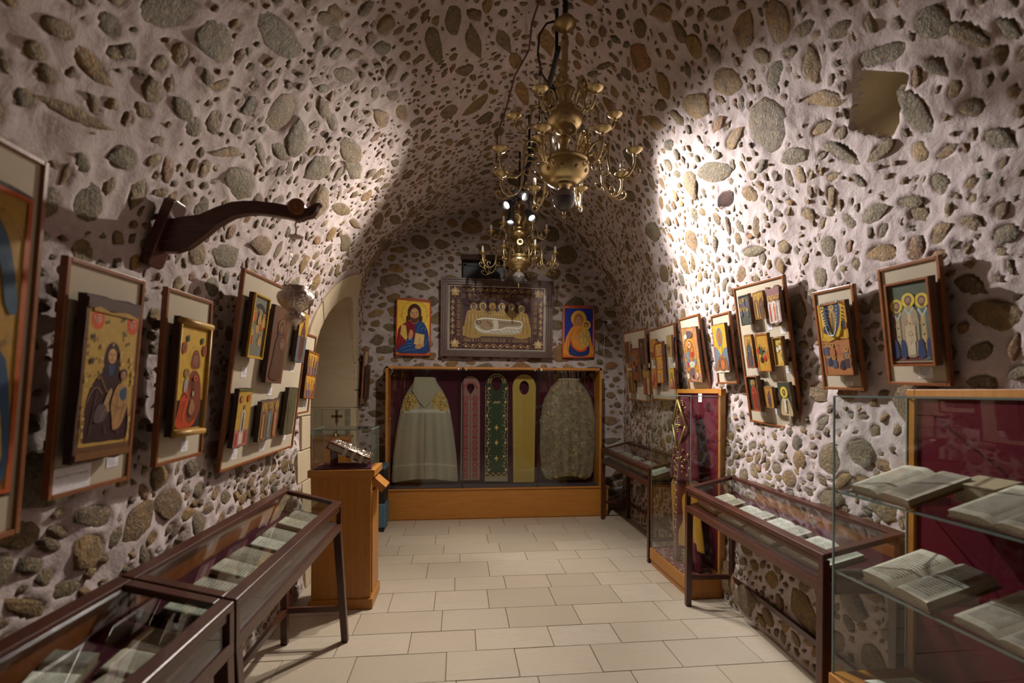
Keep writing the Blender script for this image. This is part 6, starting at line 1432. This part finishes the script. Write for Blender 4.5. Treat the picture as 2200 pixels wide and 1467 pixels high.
# ---------------------------------------------------------------- glass book shelves, right foreground
GX0, GX1, GY0, GY1, GZ0, GZ1 = 1.478, 1.80, .70, 1.79, .39, 1.482
t = thing('glass_bookcase', 'glass-fronted case with glass shelves of open books in the right foreground', 'display case', loc=(0, 0, 0))
obj('base_cabinet', MB().box(GX0 - .01, GX1 + .035, GY0, GY1 + .005, 0, GZ0), ORANGE, t, bev=.004)
m = MB().box(GX1, GX1 + .036, GY1 - .035, GY1, GZ0, 1.515).box(GX1, GX1 + .036, GY0, GY0 + .035, GZ0, 1.515).box(GX1, GX1 + .036, GY0 + .035, GY1 - .035, 1.48, 1.515)
obj('back_frame', m, ORANGE, t, bev=.002)
obj('velvet_back', MB().box(GX1 + .012, GX1 + .03, GY0 + .03, GY1 - .03, GZ0, 1.49), MAROONL, t)
obj('front_glass', MB().box(GX0, GX0 + .006, GY0, GY1, GZ0, GZ1), GLASSG, t)
obj('end_glass', MB().box(GX0 + .007, GX1, GY1 - .006, GY1, GZ0, GZ1), GLASSG, t); obj('end_glass', MB().box(GX0 + .007, GX1, GY0, GY0 + .006, GZ0, GZ1), GLASSG, t)
obj('top_glass', MB().box(GX0, GX1, GY0, GY1, GZ1 + .001, GZ1 + .007), GLASSG, t)
for z in (1.105, .79):
    o = obj('glass_shelf', MB().box(GX0 + .008, GX1, GY0 + .008, GY1 - .008, z, z + .008), GLASSG, t)
    obj('glass_edge', MB().box(GX0 + .007, GX0 + .009, GY0 + .008, GY1 - .008, z, z + .008).box(GX0 + .008, GX1, GY1 - .009, GY1 - .007, z, z + .008), GEDGE, o)
edges(GX0 + .003, GX1, GY0, GY1 - .003, GZ0, GZ1 + .004, t, .003)
def shelf_book(x, y, z, w, d, th_, pg, tilt, turn, label):
    """x,y: front middle of the book; it leans back on a small clear rest"""
    M = Matrix.Translation((x, y, z + .002)) @ Matrix.Rotation(-PI / 2 + turn, 4, 'Z') @ Matrix.Rotation(math.radians(tilt), 4, 'X')
    rs_ = thing('book_rest', 'clear wedge under the ' + label.split(',')[0].replace(' at the', ',').replace('far end of the ', 'far end, ').replace('near side of the ', 'near side, '), 'book stand', M=Matrix.Translation((x, y, z)) @ Matrix.Rotation(-PI / 2 + turn, 4, 'Z'))
    hgt = math.tan(math.radians(tilt)) * d * .9
    m = MB()
    for sx in (-.6, .6): m.prism([(.03, 0), (d * .92, 0), (d * .92, hgt - .003), (.03, .03 * math.tan(math.radians(tilt)) - .0)], sx * w - .003, sx * w + .003, Matrix(((0, 0, 1, 0), (1, 0, 0, 0), (0, 1, 0, 0), (0, 0, 0, 1))))
    m.box(-.6 * w, .6 * w, d * .8, d * .8 + .004, 0, hgt * .75)
    obj('wedge', m, GLASS, rs_)
    return open_book(M @ Matrix.Translation((0, d / 2, .003)), w, d, th_, pg, label)
ZS1, ZS2 = 1.114, .799
shelf_book(1.50, 1.595, ZS1, .135, .225, .035, 1, 20, -.10, 'open printed book at the far end of the upper glass shelf, one page bluish white')
shelf_book(1.495, 1.215, ZS1, .135, .225, .03, 1, 20, -.10, 'open book at the near side of the upper glass shelf, cut by the picture edge')
shelf_book(1.50, 1.53, ZS2, .14, .235, .045, 0, 20, -.10, 'thick open book on the lower glass shelf, text block on its right page')
shelf_book(1.495, 1.20, ZS2, .13, .225, .03, 1, 20, -.10, 'open book on the lower glass shelf with dark dense print, nearest')
o = thing('closed_book', 'small thick parchment-bound closed book at the back of the upper glass shelf', 'book', M=Matrix.Translation((1.715, 1.405, ZS1)) @ Matrix.Rotation(-PI / 2, 4, 'Z'))
VEL = plain('parchment binding', (.46, .37, .23), .7, bumpsc=40, bs=.2)
mt = Matrix.Translation((0, 0, .035)) @ Matrix.Rotation(math.radians(12), 4, 'X')
obj('cover', MB().box(-.065, .065, -.052, .052, .062, .066, mt).box(-.065, .065, -.052, .052, .0, .004, mt).box(-.067, -.062, -.052, .052, 0, .066, mt), VEL, o, bev=.001)
obj('page_block', MB().box(-.062, .061, -.049, .049, .004, .062, mt), EDGE, o); obj('rest', MB().box(-.05, .05, -.035, .05, .0, .03), VEL, o)
open_book(Matrix.Translation((1.63, 1.56, GZ0 + .001)) @ Matrix.Rotation(-PI / 2, 4, 'Z'), .13, .2, .03, 2, 'open book lying on the floor of the glass bookcase')

# ---------------------------------------------------------------- chandeliers
def spiral(cx, cz, r0, r1, a0, a1, n=16): return [(cx + (r0 + (r1 - r0) * k / n) * math.cos(a0 + (a1 - a0) * k / n), cz + (r0 + (r1 - r0) * k / n) * math.sin(a0 + (a1 - a0) * k / n)) for k in range(n + 1)]
def smooth2(pts, n=5): return Art().smooth(pts, n, False)
def in_plane(pts, ang): return [(r_ * math.cos(ang), r_ * math.sin(ang), z) for r_, z in pts]
ZR = 2.52   # the chandelier's lowest point
z_ = lambda z: z - ZR
def chandelier(loc, label):
    t = thing('chandelier', label, 'chandelier', loc=loc)
    ball = []
    for k in range(13): a_ = -PI / 2 + PI * k / 12; ball.append((max(.001, .066 * math.cos(a_)), z_(2.634) + .066 * math.sin(a_)))
    BALL = plain('dark grey glass ball', (.085, .075, .075), .25, var=.3, coat=.2); BALLT = plain('painted light on the ball', (.24, .20, .19), .8)
    obj('ball', MB().lathe(ball, 32), BALL, t, smooth=True)
    dm = MB().lathe([(.0665 * math.cos(a_), z_(2.634) + .0672 * math.sin(a_)) for a_ in np.linspace(.12, PI / 2 - .15, 8)], 32, cap=False); obj('lit_cap', dm, BALLT, t, smooth=True)  # paler shell over the upper half: light on the ball painted in as colour
    obj('finial', MB().lathe([(.002, z_(2.52)), (.009, z_(2.535)), (.004, z_(2.545)), (.011, z_(2.56)), (.012, z_(2.57))], 16), BRASSD, t, smooth=True)
    body = [(.02, 2.690), (.034, 2.705), (.030, 2.715), (.06, 2.722), (.085, 2.728), (.085, 2.735), (.105, 2.745), (.128, 2.765), (.143, 2.79), (.148, 2.815), (.142, 2.835), (.134, 2.843), (.146, 2.848), (.146, 2.858), (.128, 2.864), (.105, 2.874), (.062, 2.884),
            (.042, 2.90), (.030, 2.93), (.026, 2.97), (.036, 2.985), (.036, 2.995), (.022, 3.005), (.024, 3.03), (.05, 3.045), (.078, 3.058), (.098, 3.078), (.106, 3.105), (.102, 3.125), (.086, 3.14), (.092, 3.147), (.092, 3.157), (.066, 3.168), (.034, 3.18),
            (.030, 3.20), (.038, 3.235), (.052, 3.27), (.056, 3.285), (.050, 3.293), (.026, 3.30), (.018, 3.32), (.03, 3.335), (.03, 3.343), (.014, 3.352), (.014, 3.395), (.028, 3.41), (.028, 3.418), (.012, 3.43), (.019, 3.445), (.019, 3.53), (.013, 3.54), (.024, 3.552),
            (.024, 3.575), (.014, 3.583), (.022, 3.60), (.012, 3.615), (.010, 3.64)]
    obj('stem', MB().lathe([(r_, z_(z)) for r_, z in body], 40), BRASS, t, smooth=True)
    obj('canopy', MB().lathe([(.010, z_(3.64)), (.03, z_(3.655)), (.066, z_(3.67)), (.066, z_(3.685)), (.03, z_(3.71)), (.018, z_(3.735))], 28), BRASSD, t, smooth=True)
    obj('hanging_rod', MB().tube([(0, 0, z_(3.73)), (.004, .002, z_(3.80)), (-.004, 0, z_(3.84)), (0, 0, z_(3.90))], .016, 8), BLACKM, t, smooth=True)
    for k in range(10):
        a_ = k * PI / 5; obj('bolt', MB().lathe([(.014, 0), (.012, .006), (.004, .010)], 8, Matrix.Rotation(a_, 4, 'Z') @ Matrix.Translation((.135, 0, z_(2.782))) @ Matrix.Rotation(PI / 2 + .5, 4, 'Y')), BRASSD, t)
    lo = [(.135, 2.855), (.145, 2.895), (.175, 2.935), (.215, 2.945), (.25, 2.92), (.262, 2.875), (.262, 2.82), (.272, 2.765), (.30, 2.725), (.34, 2.712), (.378, 2.728), (.402, 2.765), (.408, 2.80), (.408, 2.822)]
    scr = [[(.262, 2.86)] + spiral(.215, 2.87, .045, .008, .1, 5.8), [(.268, 2.78)] + spiral(.235, 2.765, .034, .006, .3, -5.5), spiral(.335, 2.755, .030, .006, -1.6, 4.4), [(.34, 2.713), (.39, 2.695), (.43, 2.715)] + spiral(.425, 2.742, .022, .005, -1.2, 4.0),
           [(.175, 2.935)] + spiral(.165, 2.895, .025, .006, 1.6, 6.4), [(.262, 2.90), (.29, 2.93), (.31, 2.915)]]
    up = [(.095, 3.105), (.105, 3.15), (.135, 3.195), (.17, 3.20), (.195, 3.17), (.20, 3.12), (.212, 3.07), (.242, 3.045), (.272, 3.052), (.292, 3.075), (.297, 3.10)]
    scu = [[(.198, 3.15)] + spiral(.16, 3.155, .032, .006, .1, 5.6), spiral(.238, 3.082, .026, .005, -1.6, 4.4), [(.205, 3.09)] + spiral(.178, 3.08, .022, .005, .3, -5)]
    def arm(k, n, pts, sc, rr, zp, ph, r0):
        a_ = 2 * PI * k / n + ph; m = MB().tube(in_plane([(p[0], z_(p[1])) for p in smooth2(pts, 4)], a_), r0, 6)
        for s in sc: m.tube(in_plane([(p[0], z_(p[1])) for p in s], a_), r0 * .62, 5)
        ar = obj('arm', m, BRASS, t, smooth=True); T = Matrix.Translation((rr * math.cos(a_), rr * math.sin(a_), z_(zp)))
        obj('drip_pan', MB().lathe([(.006, -.022), (.012, -.016), (.008, -.008), (.016, -.004), (.030, .003), (.038, .010), (.044, .016), (.046, .019), (.042, .020), (.032, .012), (.012, .008), (.011, .016)], 22, T), BRASS, ar, smooth=True)
        obj('candle', MB().lathe([(.011, .008), (.011, .082), (.008, .085)], 12, T), CANDLE, ar, smooth=True)
        obj('bulb', MB().lathe([(.007, .085), (.012, .095), (.0145, .106), (.011, .121), (.004, .135), (.001, .141)], 12, T), BULBG, ar, smooth=True)
    for k in range(8): arm(k, 8, lo, scr, .408, 2.842, .29, .0066)
    for k in range(6): arm(k, 6, up, scu, .297, 3.12, -.15, .0058)
    for k in range(6):
        for zz0, r0, ph in ((2.90, .085, .5), (3.20, .07, .2)):
            a_ = 2 * PI * k / 6 + ph; dz = .0 if zz0 < 3 else .0
            o1 = obj('scroll', MB().tube(in_plane([(r0 * .6, z_(zz0) - .02), (r0, z_(zz0)), (r0 * 1.35, z_(zz0) + .05)] + [(p[0], p[1]) for p in spiral(r0 * 1.35 + .03, z_(zz0) + .075, .03, .008, 3.4, -2.5)], a_), .0045, 5), BRASS, t, smooth=True)
            T = Matrix.Rotation(a_, 4, 'Z') @ Matrix.Translation((r0 * 1.35 + .03, 0, z_(zz0) + .075)) @ Matrix.Rotation(PI / 2, 4, 'Y')
            obj('rosette', MB().lathe([(.008, .014), (.010, .008), (.026, .004), (.036, .010), (.038, .006), (.028, -.004), (.006, -.006)], 22, T), BRASS, o1, smooth=True)
    return t
ch1 = chandelier((.617, 2.85, 2.52), 'large brass two-tier chandelier with a grey ball, the nearer of the two')
ch2 = dup(ch1, loc=(.634, 5.20, 2.60), label='second brass chandelier farther back, in front of the back wall above the big framed picture')
ch1['group'] = ch2['group'] = 'brass chandeliers'
for o in [c for c in bpy.data.objects if c.parent == ch2 and c.name.startswith('hanging_rod')]: o.location.z -= .03

# ---------------------------------------------------------------- ceiling track with spot heads
t = thing('light_track', 'black ceiling rail and cables running along the crown of the vault', 'light track', loc=(0, 0, 0))
RX = .585
rail = [(RX + .01, 2.93, 3.60), (RX + .005, 3.0, 3.56), (RX - .008, 3.2, 3.49), (RX + .004, 3.45, 3.45), (RX - .004, 3.75, 3.44), (RX + .004, 4.1, 3.43), (RX, 4.45, 3.42), (RX, 4.85, 3.41)]
obj('rail', MB().tube([(p.x, p.y, p.z) for p in []] or rail, .017, 8), BLACKM, t, smooth=True)
for y, z in ((2.94, 3.57), (3.55, 3.45), (4.10, 3.43), (4.75, 3.41)): obj('rod', MB().box(RX - .009, RX + .009, y - .009, y + .009, z, 3.87), BLACKM, t)
obj('cable', MB().tube(smooth3 if False else [(RX - .01, 2.94, 3.76), (RX - .06, 2.95, 3.75), (RX - .10, 2.98, 3.70), (RX - .10, 3.04, 3.62), (RX - .06, 3.12, 3.55), (RX, 3.16, 3.50)], .007, 6), BLACKM, t, smooth=True)
cab = [(.53, 1.6, 3.80), (.50, 2.0, 3.79), (.52, 2.4, 3.80), (.47, 2.7, 3.78), (.44, 3.0, 3.78), (.46, 3.25, 3.79), (.39, 3.5, 3.77), (.37, 3.9, 3.77), (.33, 4.3, 3.77), (.36, 4.8, 3.77)]
cb = obj('surface_cable', MB().tube([(x, y, z - .0) for x, y, z in cab], .006, 6), CABLE, None, smooth=True)
cb['label'] = 'thin brown cable running along the vault left of the black track'; cb['category'] = 'cable'
LENS = emit('lamp lens', (1.0, .97, .93), 120.0)
HL = ['spot head halfway along the track, aimed at the right wall', 'spot head halfway along the track, aimed at the left wall', 'glaring spot head above the far chandelier, the right one of two', 'glaring spot head above the far chandelier, the left one of two', 'spot head near the front end of the black track', 'small spot head in the middle of the black track']
for i, h in enumerate(HEADS):
    l, a_ = Vector(h[0]), Vector(h[1]); d = (a_ - l).normalized(); q = d.to_track_quat('Z', 'Y').to_matrix().to_4x4()
    hd = thing('spot_head', HL[i], 'spotlight', M=Matrix.Translation(l))
    obj('housing', MB().lathe([(.012, -.075), (.028, -.07), (.032, -.03), (.036, .03), (.038, .066), (.035, .066), (.030, .02)], 20, q, cap=False).lathe([(.030, .012), (.001, .013)], 20, q, cap=False), BLACKM, hd, smooth=True)
    obj('lens', MB().lathe([(.029, .022), (.001, .024)], 20, q, cap=False), LENS, hd)
    top = Vector((RX, l.y, 3.44)) - l; obj('bracket', MB().tube([(0, 0, 0), (top.x * .2, 0, top.z * .6), tuple(top)], .007, 6), BLACKM, hd)

# ---------------------------------------------------------------- carved bracket and hanging silver lamp
BY = 1.95
t = thing('lamp_bracket', 'dark carved wooden scroll bracket on the left wall carrying the silver lamp', 'bracket', loc=(0, BY, 0))
K = 1.945 / 1050.0 / 2.2222; 
def bx(px, py):   # outline traced in the bracket's own plane, metres
    u = (300 + px / 2.2222 - 1100) / 1050.0; v = (400 + py / 2.2222 - 840) / 1050.0
    c_, s_ = math.cos(th), math.sin(th); k_ = BY / (-s_ * u + c_); return (c_ * u + s_) * k_, 1.5 - v * k_
MX = Matrix(((1, 0, 0, 0), (0, 0, -1, 0), (0, 1, 0, 0), (0, 0, 0, 1)))
outl = [(120, 178), (205, 160), (290, 148), (370, 112), (440, 88), (500, 82), (560, 82), (650, 92), (715, 104), (728, 84), (752, 74), (778, 84), (792, 104), (795, 118), (815, 105), (840, 92), (868, 90), (852, 108), (842, 130), (822, 155), (792, 162), (770, 172), (740, 170), (700, 160), (640, 150), (570, 142), (510, 144), (450, 158), (380, 196), (300, 262), (240, 305), (180, 326), (120, 328), (80, 318)]
pts = [bx(*p) for p in outl]; obj('arm', MB().prism(pts, -.018, .018, MX), BRACKW, t, bev=.004)
c = bx(752, 112)
obj('disc', MB().lathe([(.001, .030), (.008, .030), (.010, .024), (.018, .024), (.022, .028), (.030, .026), (.033, .018)], 24, Matrix.Translation((c[0], 0, c[1])) @ Matrix.Rotation(PI / 2, 4, 'X')), FRAMEW, t, smooth=True)
STR = plain('pale inlay line', (.25, .16, .13), .5)
obj('inlay', MB().tube([(*bx(135, 208)[:1], -.0185, bx(135, 208)[1]), (bx(210, 203)[0], -.0185, bx(210, 203)[1]), (bx(285, 196)[0], -.0185, bx(285, 196)[1])], .0012, 4).tube([(bx(100, 285)[0], -.0185, bx(100, 285)[1]), (bx(160, 275)[0], -.0185, bx(160, 275)[1]), (bx(220, 245)[0], -.0185, bx(220, 245)[1]), (bx(285, 196)[0], -.0185, bx(285, 196)[1])], .0012, 4), STR, t)
pa = [bx(150, 72), bx(195, 80), bx(60, 392), bx(24, 384)]
top, bot = Vector((pa[0][0], 0, pa[0][1])), Vector((pa[3][0], 0, pa[3][1])); dr = (top - bot).normalized(); nx_ = Vector((dr.z, 0, -dr.x))
m = MB(); prof = [(-.045, 0.012), (-.03, 0), (.03, 0), (.045, .012), (.045, (top - bot).length - .012), (.03, (top - bot).length), (-.03, (top - bot).length), (-.045, (top - bot).length - .012)]
f = [bot + dr * b + Vector((0, a_, 0)) for a_, b in prof]; m.hexa([tuple(p) for p in f], [tuple(p + nx_ * .036) for p in f]); obj('wall_plate', m, BRACKW, t, bev=.004)
for s in (.3, .7): obj('wall_spacer', MB().tube([tuple(bot + dr * (top - bot).length * s), tuple(bot + dr * (top - bot).length * s - nx_ * .06)], .012, 8), DARKW, t)
lx = -.622
t = thing('hanging_lamp', 'chased silver oil lamp hanging on chains from the wooden bracket', 'lamp', loc=(lx, BY, 0))
obj('lamp_body', MB().lathe([(.001, 1.728), (.006, 1.733), (.004, 1.742), (.010, 1.750), (.026, 1.760), (.036, 1.775), (.034, 1.788), (.026, 1.795), (.030, 1.802), (.048, 1.815), (.062, 1.833), (.067, 1.852), (.062, 1.868), (.048, 1.877), (.042, 1.884), (.047, 1.895), (.045, 1.895), (.038, 1.884)], 36), SILVER, t, smooth=True)
obj('hook', MB().tube([(0, 0, 2.10), (.002, 0, 2.115), (-.003, 0, 2.13), (.004, 0, 2.15)], .003, 6).tube([(0, 0, 2.085), (0, 0, 2.10)], .004, 6), BRASSD, t)
obj('ring_plate', MB().lathe([(.001, 2.082), (.027, 2.084), (.028, 2.088), (.001, 2.090)], 20), SILVER, t)
for k in range(3):
    a_ = k * 2 * PI / 3 + .45; m = MB(); p0, p1 = Vector((.024 * math.cos(a_), .024 * math.sin(a_), 2.084)), Vector((.062 * math.cos(a_), .062 * math.sin(a_), 1.868)); n_ = 24
    for q in range(n_):
        c0 = p0.lerp(p1, q / n_); c1 = p0.lerp(p1, (q + 1) / n_); w_ = .0022; ax = Vector((1, 0, 0)) if q % 2 else Vector((0, 1, 0))
        m.tube([c0 - ax * 0, c0 + (c1 - c0) * .5 + ax * w_, c1], .0009, 4); m.tube([c0, c0 + (c1 - c0) * .5 - ax * w_, c1], .0009, 4)
    obj('chain', m, SILVER, t)
